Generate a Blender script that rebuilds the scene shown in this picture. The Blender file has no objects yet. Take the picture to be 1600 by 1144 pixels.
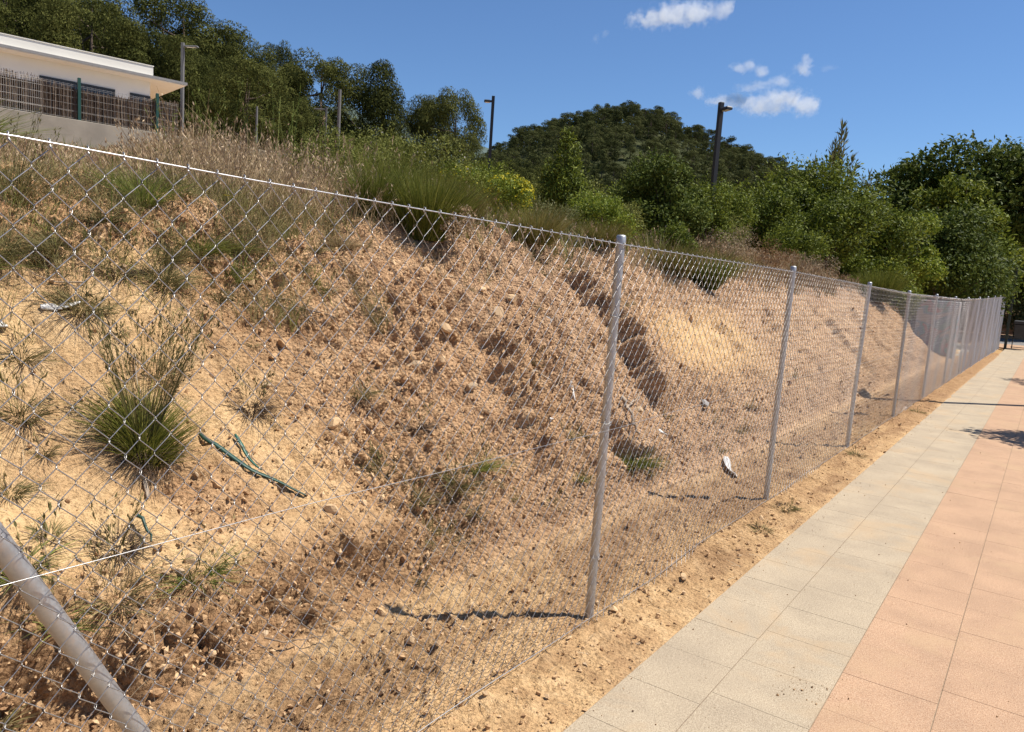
import bpy, math, random
import numpy as np
from mathutils import Vector, Matrix

R = math.radians
rng = np.random.default_rng(7)
random.seed(7)
scn = bpy.context.scene
col = scn.collection

# ------------------------------------------------------------------ camera
CAM = (0.0, 0.0, 1.63)
YAW, PITCH, ROLL = R(-35.144), R(7.1), R(3.8)
F_ = Vector((math.sin(YAW)*math.cos(PITCH), math.cos(YAW)*math.cos(PITCH), -math.sin(PITCH)))
R_ = Vector((math.cos(YAW), -math.sin(YAW), 0.0))
U_ = R_.cross(F_)
R2 = R_*math.cos(ROLL) + U_*math.sin(ROLL)
U2 = -R_*math.sin(ROLL) + U_*math.cos(ROLL)
cam_d = bpy.data.cameras.new('camera')
cam = bpy.data.objects.new('camera', cam_d)
col.objects.link(cam)
m = Matrix(((R2.x, U2.x, -F_.x, CAM[0]), (R2.y, U2.y, -F_.y, CAM[1]), (R2.z, U2.z, -F_.z, CAM[2]), (0, 0, 0, 1)))
cam.matrix_world = m
cam_d.sensor_fit = 'HORIZONTAL'
cam_d.sensor_width = 36.0
cam_d.lens = 36.0*1180/1600
cam_d.clip_start = 0.05
cam_d.clip_end = 6000
scn.camera = cam

# ------------------------------------------------------------------ sky, sun, exposure
SUN_AZ, SUN_EL = R(45), R(61)       # azimuth from +Y towards +X
w = bpy.data.worlds.new('World'); scn.world = w; w.use_nodes = True
nt = w.node_tree; nt.nodes.clear()
sky = nt.nodes.new('ShaderNodeTexSky'); sky.sky_type = 'NISHITA'; sky.sun_disc = False
sky.sun_elevation = SUN_EL; sky.sun_rotation = SUN_AZ
sky.altitude = 300; sky.air_density = 1.0; sky.dust_density = 0.0; sky.ozone_density = 10.5
bg = nt.nodes.new('ShaderNodeBackground'); bg.inputs['Strength'].default_value = 0.081
out = nt.nodes.new('ShaderNodeOutputWorld')
nt.links.new(sky.outputs[0], bg.inputs[0]); nt.links.new(bg.outputs[0], out.inputs[0])
sun_d = bpy.data.lights.new('sun', 'SUN'); sun_d.energy = 5.0; sun_d.angle = R(0.53); sun_d.color = (1.0, 0.94, 0.85)
sun = bpy.data.objects.new('sun', sun_d); col.objects.link(sun)
sd = Vector((math.sin(SUN_AZ)*math.cos(SUN_EL), math.cos(SUN_AZ)*math.cos(SUN_EL), math.sin(SUN_EL)))
sun.rotation_euler = sd.to_track_quat('Z', 'Y').to_euler()
sun.location = (20, 20, 40)
vs = scn.view_settings
scn.display_settings.display_device = 'sRGB'
vs.view_transform = 'Standard'; vs.look = 'None'; vs.exposure = 0.60; vs.gamma = 1.0; vs.use_curve_mapping = False
cy = scn.cycles
cy.max_bounces = 10; cy.diffuse_bounces = 3; cy.glossy_bounces = 3; cy.transmission_bounces = 3
cy.volume_bounces = 10; cy.transparent_max_bounces = 6
cy.use_denoising = True; cy.denoiser = 'OPENIMAGEDENOISE'; cy.denoising_input_passes = 'RGB_ALBEDO_NORMAL'; cy.denoising_prefilter = 'ACCURATE'; cy.use_adaptive_sampling = False
cy.volume_step_rate = 1.0
scn.render.film_transparent = False

# ------------------------------------------------------------------ helpers
def tag(o, label=None, cat=None, group=None, kind=None):
    if label: o['label'] = label
    if cat: o['category'] = cat
    if group: o['group'] = group
    if kind: o['kind'] = kind
    return o

def mesh_data(name, V, faces, mats=(), smooth=False, midx=None, attr=None):
    V = np.ascontiguousarray(V, dtype=np.float32)
    if not isinstance(faces, (list, tuple)): faces = [faces]
    faces = [np.asarray(f, dtype=np.int32) for f in faces if len(f)]
    me = bpy.data.meshes.new(name)
    me.vertices.add(len(V)); me.vertices.foreach_set('co', V.ravel())
    tot = sum(f.size for f in faces); npoly = sum(len(f) for f in faces)
    me.loops.add(tot); me.polygons.add(npoly)
    me.loops.foreach_set('vertex_index', np.concatenate([f.ravel() for f in faces]))
    ls = np.concatenate([np.full(len(f), f.shape[1], np.int32) for f in faces])
    st = np.concatenate([[0], np.cumsum(ls)[:-1]]).astype(np.int32)
    me.polygons.foreach_set('loop_start', st)
    me.polygons.foreach_set('loop_total', ls)
    me.polygons.foreach_set('use_smooth', np.full(npoly, bool(smooth)))
    if midx is not None: me.polygons.foreach_set('material_index', np.asarray(midx, np.int32))
    for mt in mats: me.materials.append(mt)
    if attr:
        for k, a in attr.items():
            at = me.attributes.new(k, 'FLOAT', 'POINT'); at.data.foreach_set('value', np.asarray(a, np.float32))
    me.update(calc_edges=True); me.validate()
    return me

def link(name, me, parent=None, loc=None, rot=None, scale=None):
    o = bpy.data.objects.new(name, me); col.objects.link(o)
    if parent: o.parent = parent
    if loc is not None: o.location = loc
    if rot is not None: o.rotation_euler = rot
    if scale is not None: o.scale = scale
    return o

def empty(name, loc, rz=0.0, scale=None):
    o = bpy.data.objects.new(name, None); col.objects.link(o)
    o.location = loc; o.rotation_euler = (0, 0, rz); o.empty_display_size = .1
    if scale is not None: o.scale = scale
    return o

class Geo:
    """collects vertices and faces; .obj() links them as one mesh"""
    def __init__(s): s.V = []; s.F = {}; s.n = 0
    def add(s, V, F):
        V = np.asarray(V, float); F = np.asarray(F, int)
        s.V.append(V); s.F.setdefault(F.shape[1], []).append(F + s.n); s.n += len(V); return s
    def data(s, name, mats, smooth=False):
        return mesh_data(name, np.concatenate(s.V), [np.concatenate(f) for f in s.F.values()], mats, smooth)
    def obj(s, name, mt, parent=None, smooth=False, loc=None, rot=None):
        return link(name, s.data(name, mt if isinstance(mt, (list, tuple)) else [mt], smooth), parent, loc, rot)

def box(x0, x1, y0, y1, z0, z1):
    V = [(x, y, z) for z in (z0, z1) for y in (y0, y1) for x in (x0, x1)]
    F = [(0, 2, 3, 1), (4, 5, 7, 6), (0, 1, 5, 4), (1, 3, 7, 5), (3, 2, 6, 7), (2, 0, 4, 6)]
    return np.array(V, float), np.array(F)

def bevbox(sx, sy, z0, z1, b):
    """box centred in x,y with chamfered top edge"""
    V = []
    for (ex, z) in ((0, z0), (0, z1-b), (b, z1)):
        for (a, c) in ((-1, -1), (1, -1), (1, 1), (-1, 1)):
            V.append((a*(sx/2-ex), c*(sy/2-ex), z))
    F = [(8, 9, 10, 11)]
    for k in (0, 4):
        for i in range(4):
            j = (i+1) % 4; F.append((k+i, k+j, k+4+j, k+4+i))
    return np.array(V, float), np.array(F)

def tube(P, r, sides=6, cap=False):
    P = np.asarray(P, float); n = len(P); r = np.broadcast_to(np.asarray(r, float), (n,))
    T = np.gradient(P, axis=0); T /= np.linalg.norm(T, axis=1)[:, None]+1e-12
    ref = np.array([0, 0, 1.0]) if abs(T[:, 2]).mean() < .8 else np.array([1.0, 0, 0])
    A = np.cross(T, ref); A /= np.linalg.norm(A, axis=1)[:, None]+1e-12
    Bv = np.cross(T, A)
    an = np.arange(sides)/sides*2*math.pi
    V = (P[:, None, :] + r[:, None, None]*(np.cos(an)[None, :, None]*A[:, None, :]+np.sin(an)[None, :, None]*Bv[:, None, :])).reshape(-1, 3)
    i = np.arange(n-1)[:, None]*sides; j = np.arange(sides)[None, :]; jn = (j+1) % sides
    F = np.stack([i+j, i+jn, i+sides+jn, i+sides+j], -1).reshape(-1, 4)
    if cap:
        V = np.concatenate([V, P[:1], P[-1:]]); c0 = n*sides; 
        jj = np.arange(sides); jn = (jj+1) % sides
        t0 = np.stack([np.full(sides, c0), jn, jj, jj], -1); t1 = np.stack([np.full(sides, c0+1), (n-1)*sides+jj, (n-1)*sides+jn, (n-1)*sides+jn], -1)
        # degenerate quads avoided: use triangles through separate add
        return V, F, np.concatenate([t0[:, :3], t1[:, :3]])
    return V, F

def unit(v): return v/(np.linalg.norm(v, axis=-1, keepdims=True)+1e-12)

def leaves(c, d, nrm, L, W, fold=.15):
    """rhombus leaves: centre c, long axis d, normal nrm, length L, width W (arrays)"""
    n = len(c); L = np.broadcast_to(L, (n,))[:, None]; W = np.broadcast_to(W, (n,))[:, None]
    d = unit(d); s = unit(np.cross(d, nrm)); nn = np.cross(s, d)
    V = np.stack([c-d*L/2, c+s*W/2+nn*W*fold, c+d*L/2, c-s*W/2+nn*W*fold], 1).reshape(-1, 3)
    F = (np.arange(n)[:, None]*4+np.arange(4)[None, :])
    return V, F

def blades(base, d, L, W, bend, nseg=3, side=None, tipw=.12):
    """tapered, bending ribbons"""
    n = len(base); L = np.broadcast_to(L, (n,)); W = np.broadcast_to(W, (n,)); bend = np.broadcast_to(bend, (n,))
    d = unit(d); hor = rng.normal(size=(n, 3)); hor[:, 2] = 0; hor = unit(hor)
    hd = d.copy(); hd[:, 2] = 0
    hor = unit(hor*.35+unit(hd+1e-6))
    s = unit(np.cross(d, np.array([0, 0, 1.0]))+rng.normal(size=(n, 3))*.5); 
    t = np.linspace(0, 1, nseg+1)
    pts = base[:, None, :]+d[:, None, :]*(t[None, :, None]*L[:, None, None]) + (hor*1.0+np.array([0, 0, -.55]))[:, None, :]*((t**2)[None, :, None]*(bend*L)[:, None, None])
    wd = (W[:, None]*(1-(1-tipw)*t[None, :]**1.3))[:, :, None]*s[:, None, :]*.5
    V = np.stack([pts-wd, pts+wd], 2).reshape(-1, 3)
    k = (nseg+1)*2; i = np.arange(n)[:, None, None]*k; j = np.arange(nseg)[None, :, None]*2
    F = (i+j+np.array([0, 1, 3, 2])[None, None, :]).reshape(-1, 4)
    return V, F

# value / gradient noise -------------------------------------------------
_perm = np.random.default_rng(3).permutation(512)
_perm = np.concatenate([_perm, _perm, _perm])
_g = np.random.default_rng(4).normal(size=(512, 2)); _g /= np.linalg.norm(_g, axis=1)[:, None]
def perlin(x, y, seed=0):
    xi = np.floor(x).astype(int); yi = np.floor(y).astype(int); xf = x-xi; yf = y-yi
    u = xf*xf*xf*(xf*(xf*6-15)+10); v = yf*yf*yf*(yf*(yf*6-15)+10)
    def gr(ix, iy, fx, fy):
        g = _g[_perm[(_perm[(ix+seed*37) & 511]+iy) & 511]]
        return g[..., 0]*fx+g[..., 1]*fy
    a = gr(xi, yi, xf, yf); b = gr(xi+1, yi, xf-1, yf); c = gr(xi, yi+1, xf, yf-1); d = gr(xi+1, yi+1, xf-1, yf-1)
    return (a+u*(b-a)+v*(c-a+u*(a-b-c+d)))*1.5
def fbm(x, y, oct=4, seed=0, gain=.5):
    s = 0; a = 1.0
    for o in range(oct):
        s = s+a*perlin(x*2**o, y*2**o, seed+o); a *= gain
    return s

_wr = np.random.default_rng(17).random((512, 3))
def worley(x, y, seed=0):
    """nearest-cell value, distance to nearest and to second nearest"""
    xi = np.floor(x).astype(int); yi = np.floor(y).astype(int)
    d1 = np.full(x.shape, 9.0); d2 = np.full(x.shape, 9.0); val = np.zeros(x.shape)
    for ox in (-1, 0, 1):
        for oy in (-1, 0, 1):
            k = _perm[(_perm[(xi+ox+seed*53) & 511]+yi+oy) & 511]; q = _wr[k]
            d = np.hypot(xi+ox+q[..., 0]-x, yi+oy+q[..., 1]-y)
            near = d < d1; d2 = np.where(near, d1, np.minimum(d2, d)); val = np.where(near, q[..., 2], val); d1 = np.where(near, d, d1)
    return val, d1, d2

# ------------------------------------------------------------------ materials
def M(name):
    mt = bpy.data.materials.new(name); mt.use_nodes = True
    t = mt.node_tree; b = t.nodes['Principled BSDF']
    return mt, t, b
def N(t, typ, **kw):
    n = t.nodes.new(typ)
    for k, v in kw.items():
        if k.startswith('i_'): n.inputs[k[2:]].default_value = v
        else: setattr(n, k, v)
    return n
def L_(t, a, b): t.links.new(a, b)
def ramp(t, fac, stops, interp='LINEAR'):
    r = N(t, 'ShaderNodeValToRGB'); r.color_ramp.interpolation = interp
    e = r.color_ramp.elements
    while len(e) < len(stops): e.new(.5)
    for k, (p, c) in enumerate(stops):
        e[k].position = p; e[k].color = (*c, 1) if len(c) == 3 else c
    L_(t, fac, r.inputs[0]); return r.outputs[0]
def noise(t, scale, detail=4, rough=.55, vec=None, dist=0.0):
    n = N(t, 'ShaderNodeTexNoise'); n.inputs['Scale'].default_value = scale; n.inputs['Detail'].default_value = detail
    n.inputs['Roughness'].default_value = rough; n.inputs['Distortion'].default_value = dist
    if vec is not None: L_(t, vec, n.inputs['Vector'])
    return n.outputs['Fac']
def geom(t): return N(t, 'ShaderNodeNewGeometry')
def mix(t, f, a, b, typ='MIX'):
    n = N(t, 'ShaderNodeMix', data_type='RGBA', blend_type=typ)
    for sock, v in ((n.inputs[0], f), (n.inputs[6], a), (n.inputs[7], b)):
        if hasattr(v, 'is_linked'): L_(t, v, sock)
        else: sock.default_value = v if not isinstance(v, tuple) else ((*v, 1) if len(v) == 3 else v)
    return n.outputs[2]
def math_(t, op, a, b=None, c=None, clamp=False):
    n = N(t, 'ShaderNodeMath', operation=op, use_clamp=clamp)
    for i, v in enumerate((a, b, c)):
        if v is None: continue
        if hasattr(v, 'is_linked'): L_(t, v, n.inputs[i])
        else: n.inputs[i].default_value = v
    return n.outputs[0]
def bump(t, h, strength, dist, b):
    n = N(t, 'ShaderNodeBump'); n.inputs['Strength'].default_value = strength; n.inputs['Distance'].default_value = dist
    L_(t, h, n.inputs['Height']); L_(t, n.outputs[0], b.inputs['Normal']); return n

def leafmat(name, cols, transl=.28, rough=.55, obj_var=.0, spec=.15):
    mt, t, b = M(name); g = geom(t)
    r = N(t, 'ShaderNodeMath', operation='ADD'); L_(t, g.outputs['Random Per Island'], r.inputs[0])
    nz = noise(t, 1.6, 2, vec=g.outputs['Position'])
    m1 = math_(t, 'MULTIPLY', nz, .55); m1 = math_(t, 'SUBTRACT', m1, .27)
    f = math_(t, 'ADD', g.outputs['Random Per Island'], m1, clamp=True)
    if obj_var:
        oi = N(t, 'ShaderNodeObjectInfo'); o1 = math_(t, 'SUBTRACT', oi.outputs['Random'], .5); o1 = math_(t, 'MULTIPLY', o1, obj_var)
        f = math_(t, 'ADD', f, o1, clamp=True)
    n = len(cols); c = ramp(t, f, [(i/(n-1) if n > 1 else 0, k) for i, k in enumerate(cols)])
    L_(t, c, b.inputs['Base Color']); b.inputs['Roughness'].default_value = rough
    b.inputs['Specular IOR Level'].default_value = spec
    if transl:
        tr = N(t, 'ShaderNodeBsdfTranslucent'); L_(t, c, tr.inputs[0])
        ms = N(t, 'ShaderNodeMixShader'); ms.inputs[0].default_value = transl
        L_(t, b.outputs[0], ms.inputs[1]); L_(t, tr.outputs[0], ms.inputs[2])
        L_(t, ms.outputs[0], t.nodes['Material Output'].inputs[0])
    return mt

def plain(name, c, rough=.6, metal=0.0, var=.12, scale=6, bumpd=0.0):
    mt, t, b = M(name); g = geom(t)
    n = noise(t, scale, 4, vec=g.outputs['Position'])
    lo = tuple(max(0, k*(1-var)) for k in c); hi = tuple(min(1, k*(1+var)) for k in c)
    L_(t, ramp(t, n, [(.3, lo), (.7, hi)]), b.inputs['Base Color'])
    b.inputs['Roughness'].default_value = rough; b.inputs['Metallic'].default_value = metal
    if bumpd:
        bump(t, noise(t, scale*8, 4, vec=g.outputs['Position']), .5, bumpd, b)
    return mt

# soil of the cut bank: pale sandy silt, browner where it is broken into clods
def soilmat(name, tint=(1, 1, 1), attr=True, dry=0.0):
    mt, t, b = M(name); g = geom(t); P = g.outputs['Position']
    def c(*k): return tuple(a*x for a, x in zip(k, tint))
    big = noise(t, .9, 3, vec=P, dist=.4); mid = noise(t, 7, 5, .6, vec=P, dist=.3); fine = noise(t, 55, 4, .7, vec=P); gr = noise(t, 240, 3, .7, vec=P)
    sand = ramp(t, mid, [(.25, c(.56, .355, .175)), (.5, c(.70, .475, .24)), (.75, c(.76, .545, .30))])
    clod = ramp(t, mid, [(.25, c(.285, .155, .080)), (.5, c(.515, .310, .158)), (.78, c(.70, .465, .26))])
    if attr:
        a = N(t, 'ShaderNodeAttribute', attribute_name='clod').outputs['Fac']
    else:
        a = ramp(t, big, [(.4, (0, 0, 0)), (.6, (1, 1, 1))])
    base = mix(t, a, sand, clod)
    red = ramp(t, big, [(.52, (0, 0, 0)), (.7, (1, 1, 1))])
    base = mix(t, math_(t, 'MULTIPLY', red, .40), base, c(.31, .165, .092))
    if attr:
        dk = N(t, 'ShaderNodeAttribute', attribute_name='dark_earth').outputs['Fac']  # darker brown earth low on the bank and in patches along the verge
        base = mix(t, dk, base, ramp(t, mid, [(.3, c(.23, .128, .064)), (.7, c(.41, .25, .13))]))
        gy = N(t, 'ShaderNodeAttribute', attribute_name='grey').outputs['Fac']
        base = mix(t, gy, base, ramp(t, mid, [(.25, c(.30, .182, .112)), (.7, c(.60, .405, .255))]))
    sp = ramp(t, fine, [(.34, (.50, .46, .43)), (.5, (1, 1, 1)), (.68, (1.16, 1.15, 1.13))])  # low end deepened to paint in shadows between fine clods
    base = mix(t, .8, base, sp, 'MULTIPLY')
    sp2 = ramp(t, gr, [(.3, (.72, .70, .68)), (.55, (1.05, 1.05, 1.05))])
    base = mix(t, .7, base, sp2, 'MULTIPLY')
    pit = ramp(t, noise(t, 95, 2, .5, vec=P, dist=.4), [(.30, (.36, .30, .25)), (.40, (1, 1, 1))])  # shade of small pits and crumbs painted into the soil colour
    base = mix(t, .75, base, pit, 'MULTIPLY')
    L_(t, base, b.inputs['Base Color']); b.inputs['Roughness'].default_value = .95; b.inputs['Specular IOR Level'].default_value = .12
    lump = N(t, 'ShaderNodeTexVoronoi'); lump.inputs['Scale'].default_value = 42; L_(t, P, lump.inputs['Vector'])
    rough_ = a if attr else 0.5
    h = math_(t, 'ADD', math_(t, 'MULTIPLY', fine, 1.0), math_(t, 'MULTIPLY', gr, .35))
    lm_ = math_(t, 'MULTIPLY', math_(t, 'SUBTRACT', 1.0, lump.outputs['Distance']), rough_)
    h = math_(t, 'ADD', h, math_(t, 'MULTIPLY', lm_, 1.3))
    bump(t, h, 1.0, .020, b)
    return mt

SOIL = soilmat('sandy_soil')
GROUND = soilmat('field_soil', (.70, .66, .60), attr=False)
def woodland_floor(mt):
    t = mt.node_tree; b = t.nodes['Principled BSDF']; src = b.inputs['Base Color'].links[0].from_socket
    a = N(t, 'ShaderNodeAttribute', attribute_name='wood').outputs['Fac']; g = geom(t)
    fl = ramp(t, noise(t, .35, 5, .65, vec=g.outputs['Position']), [(.3, (.022, .030, .010)), (.55, (.05, .058, .022)), (.75, (.10, .085, .045))])
    L_(t, mix(t, a, src, fl), b.inputs['Base Color'])
woodland_floor(GROUND)
STONE = None
def stonemat(name, stops):
    mt, t, b = M(name); g = geom(t)
    oi = N(t, 'ShaderNodeObjectInfo')
    f = math_(t, 'ADD', math_(t, 'MULTIPLY', g.outputs['Random Per Island'], .7), math_(t, 'MULTIPLY', oi.outputs['Random'], .5))
    f = math_(t, 'ADD', f, math_(t, 'MULTIPLY', math_(t, 'SUBTRACT', noise(t, 30, 4, .7, vec=g.outputs['Position']), .5), .7), clamp=True)
    L_(t, ramp(t, f, stops), b.inputs['Base Color']); b.inputs['Roughness'].default_value = .95; b.inputs['Specular IOR Level'].default_value = .1
    bump(t, noise(t, 90, 5, .7, vec=g.outputs['Position']), .8, .006, b)
    return mt
CLOD = stonemat('soil_clods', [(0, (.20, .110, .058)), (.4, (.37, .222, .114)), (.8, (.49, .315, .167)), (1, (.56, .385, .22))])
ROCK = stonemat('pale_stone', [(0, (.25, .155, .085)), (.5, (.38, .25, .14)), (1, (.45, .33, .21))])
GREYROCK = stonemat('grey_stone', [(0, (.14, .13, .13)), (1, (.32, .30, .28))])

def tilemat(name, c, speck, stain):
    mt, t, b = M(name); g = geom(t); P = g.outputs['Position']
    oi = N(t, 'ShaderNodeObjectInfo')
    v = math_(t, 'ADD', math_(t, 'MULTIPLY', oi.outputs['Random'], .022), .99)
    grain = noise(t, 230, 2, .7, vec=P); g2 = noise(t, 90, 3, .65, vec=P); blot = noise(t, 3.0, 4, .6, vec=P, dist=.3)
    base = ramp(t, grain, [(.30, tuple(k*.45 for k in c)), (.46, c), (.60, speck)])
    base = mix(t, .5, base, ramp(t, g2, [(.35, (.74, .72, .69)), (.6, (1.10, 1.10, 1.08))]), 'MULTIPLY')
    base = mix(t, .6, base, ramp(t, blot, [(.35, (.80, .79, .78)), (.65, (1.08, 1.07, 1.04))]), 'MULTIPLY')
    st = ramp(t, noise(t, 1.7, 4, .65, vec=P, dist=.6), [(.53, (0, 0, 0)), (.66, (1, 1, 1))])
    base = mix(t, math_(t, 'MULTIPLY', st, .5), base, stain)
    vm = N(t, 'ShaderNodeCombineColor'); [L_(t, v, vm.inputs[i]) for i in range(3)]
    base = mix(t, 1.0, base, vm.outputs[0], 'MULTIPLY')
    L_(t, base, b.inputs['Base Color']); b.inputs['Roughness'].default_value = .85; b.inputs['Specular IOR Level'].default_value = .2
    bump(t, math_(t, 'ADD', grain, g2), .35, .0015, b)
    return mt
TGREY = tilemat('grey_washed_tile', (.348, .278, .194), (.46, .388, .29), (.41, .29, .17))
TPINK = tilemat('pink_washed_tile', (.385, .232, .140), (.48, .34, .235), (.41, .28, .165))
JOINT = plain('joint_sand', (.24, .18, .12), .95, var=.3, scale=40)

def galvmat(name, c, rough, scale=25, tint=None):
    mt, t, b = M(name); g = geom(t); P = g.outputs['Position']
    n = noise(t, scale, 4, .6, vec=P); n2 = noise(t, scale*6, 3, .6, vec=P)
    L_(t, ramp(t, n, [(.3, tuple(k*.84 for k in c)), (.7, c)]), b.inputs['Base Color'])
    L_(t, ramp(t, n2, [(.3, (rough-.1,)*3), (.7, (rough+.14,)*3)]), b.inputs['Roughness'])
    b.inputs['Metallic'].default_value = .85
    return mt
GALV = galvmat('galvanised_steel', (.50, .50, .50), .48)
WIRE_GLINT = galvmat('galvanised_wire_glint', (.60, .60, .62), .46, 60)  # same wire in a lighter colour: sun glint of the far bays painted in
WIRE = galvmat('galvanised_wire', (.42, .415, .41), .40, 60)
TIGHT = galvmat('bright_wire', (.55, .55, .56), .38, 60)
LAMP = plain('lamp_dark_paint', (.013, .013, .014), .5, .0, var=.1)
LAMPL = plain('lamp_light_grey', (.14, .135, .13), .6, .0, var=.1)
LENS = plain('lamp_lens', (.6, .6, .58), .2)
PLASTER = plain('white_plaster', (.78, .745, .66), .85, var=.03, scale=1.2, bumpd=.002)
PLASTER2 = plain('cream_plaster', (.78, .77, .73), .85, var=.03, scale=1.2, bumpd=.002)
SOFFIT = plain('white_soffit', (.80, .79, .76), .8, var=.03)
GUTTER = plain('gutter_grey', (.24, .23, .22), .5, var=.1)
CONC = plain('concrete', (.30, .27, .22), .9, var=.16, scale=1.6, bumpd=.004)
GREENP = plain('green_post_paint', (.012, .06, .045), .4, var=.1)
DARKF = plain('dark_window_frame', (.018, .02, .022), .4, var=.1)
GLASS = plain('dark_glass', (.02, .025, .03), .08, var=.1)
WHITEW = plain('white_wire', (0.560, 0.544, 0.504), .5, var=.06)
DARKG = plain('dark_green_paint', (.025, .035, .03), .45, .3, var=.15)
BINM = plain('bin_dark', (.03, .032, .035), .5, .2, var=.2)
BLOCK = plain('pink_block', (0.288, 0.200, 0.160), .9, var=.18, scale=5, bumpd=.006)
COPING = plain('pale_coping', (0.384, 0.320, 0.240), .85, var=.12, scale=5, bumpd=.003)
STRAP = plain('green_strap', (.012, .085, .06), .42, var=.25, scale=30)
STRAPD = plain('dark_strap', (.014, .055, .040), .5, var=.3, scale=30)
SCRAP = plain('white_scrap', (0.592, 0.576, 0.544), .6, var=.1, scale=20)
TWIG = plain('grey_twig', (.20, .14, .09), .9, var=.35, scale=20, bumpd=.002)
ROOT = plain('pale_root', (0.336, 0.264, 0.192), .9, var=.25, scale=20, bumpd=.002)
BARK = plain('bark', (.10, .07, .05), .95, var=.35, scale=8, bumpd=.01)
REED = leafmat('reed', [(.075, .05, .034), (.16, .115, .08), (.29, .225, .165)], 0, .85)
ASPH = plain('road_asphalt', (0.160, 0.152, 0.144), .92, var=.1, scale=3, bumpd=.003)

PINE = leafmat('pine_needles', [(0.028, 0.034, 0.01), (0.074, 0.082, 0.02), (0.14, 0.142, 0.04)], 0.2, 0.8, 0.6, 0.04)
PINEF = leafmat('hazed_pine_needles', [(0.032, 0.038, 0.013), (0.074, 0.082, 0.026), (0.125, 0.13, 0.046)], 0.2, 0.8, 0.8, 0.04)  # distant crowns lightened in the colour itself, in place of haze
BROAD = leafmat('broad_leaves', [(0.036, 0.052, 0.008), (0.115, 0.15, 0.019), (0.23, 0.26, 0.036)], 0.24, 0.55, 0.35, 0.1)
DARKL = leafmat('dark_leaves', [(0.028, 0.046, 0.009), (0.072, 0.1, 0.018), (0.145, 0.175, 0.036)], 0.26, 0.55, 0.25, 0.08)
YGRN = leafmat('yellow_green_leaves', [(0.088, 0.131, 0.018), (0.175, 0.225, 0.027), (0.275, 0.3, 0.044)], .32, .5, .2)
OLIVE = leafmat('olive_leaves', [(0.078, 0.086, 0.029), (0.143, 0.15, 0.052), (0.247, 0.24, 0.104)], .25, .6, .3)
BROOM = leafmat('broom_stems', [(0.063, 0.08, 0.015), (0.131, 0.152, 0.027), (0.231, 0.236, 0.058)], 0.25, 0.65, 0.3, 0.08)
BROOM2 = leafmat('olive_broom', [(0.085, 0.078, 0.02), (0.155, 0.14, 0.038), (0.25, 0.21, 0.075)], 0.25, 0.65, 0.3, 0.08)
RUSH = leafmat('rush_blades', [(0.085, 0.092, 0.016), (0.165, 0.175, 0.032), (0.29, 0.26, 0.075)], 0.3, 0.55, 0.3, 0.1)
TUFTG = leafmat('tuft_blades', [(0.075, 0.073, 0.027), (0.163, 0.144, 0.056), (0.312, 0.25, 0.112)], .22, .7, .5)
DRYG = leafmat('dry_grass', [(0.17, 0.12, 0.066), (0.33, 0.245, 0.135), (0.5, 0.39, 0.23)], 0.22, 0.8, 0.2, 0.1)
SEED = leafmat('seed_heads', [(0.25, 0.17, 0.105), (0.41, 0.3, 0.19), (0.58, 0.46, 0.31)], 0.2, 0.85, 0.2, 0.1)
DRYB = leafmat('dry_brush', [(0.19, 0.14, 0.092), (0.33, 0.26, 0.17), (0.47, 0.39, 0.27)], 0.15, 0.85, 0.2, 0.1)
RUST = leafmat('rust_brush', [(0.15, 0.085, 0.045), (0.26, 0.15, 0.075), (0.34, 0.22, 0.12)], 0.15, 0.85, 0.2, 0.1)
DEAD = leafmat('dead_grey_stems', [(.05, .034, .022), (.11, .075, .05), (.17, .125, .09)], .1, .9)
YFLOW = leafmat('yellow_flowers', [(0.357, 0.323, 0.017), (0.468, 0.391, 0.013), (0.527, 0.459, 0.051)], .3, .6)
OFLOW = leafmat('orange_flowers', [(.62, .25, .01), (.70, .36, .02)], .3, .6)
WFLOW = leafmat('white_flowers', [(0.48, 0.44, 0.36), (0.576, 0.544, 0.496)], .3, .6)
GRASSG = leafmat('green_grass', [(0.078, 0.111, 0.019), (0.156, 0.195, 0.039), (0.26, 0.273, 0.078)], .3, .6, .2)
SCRUBG = leafmat('scrub_green', [(0.075, 0.085, 0.018), (0.15, 0.165, 0.035), (0.26, 0.26, 0.075)], 0.25, 0.6, 0.3, 0.08)

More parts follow.
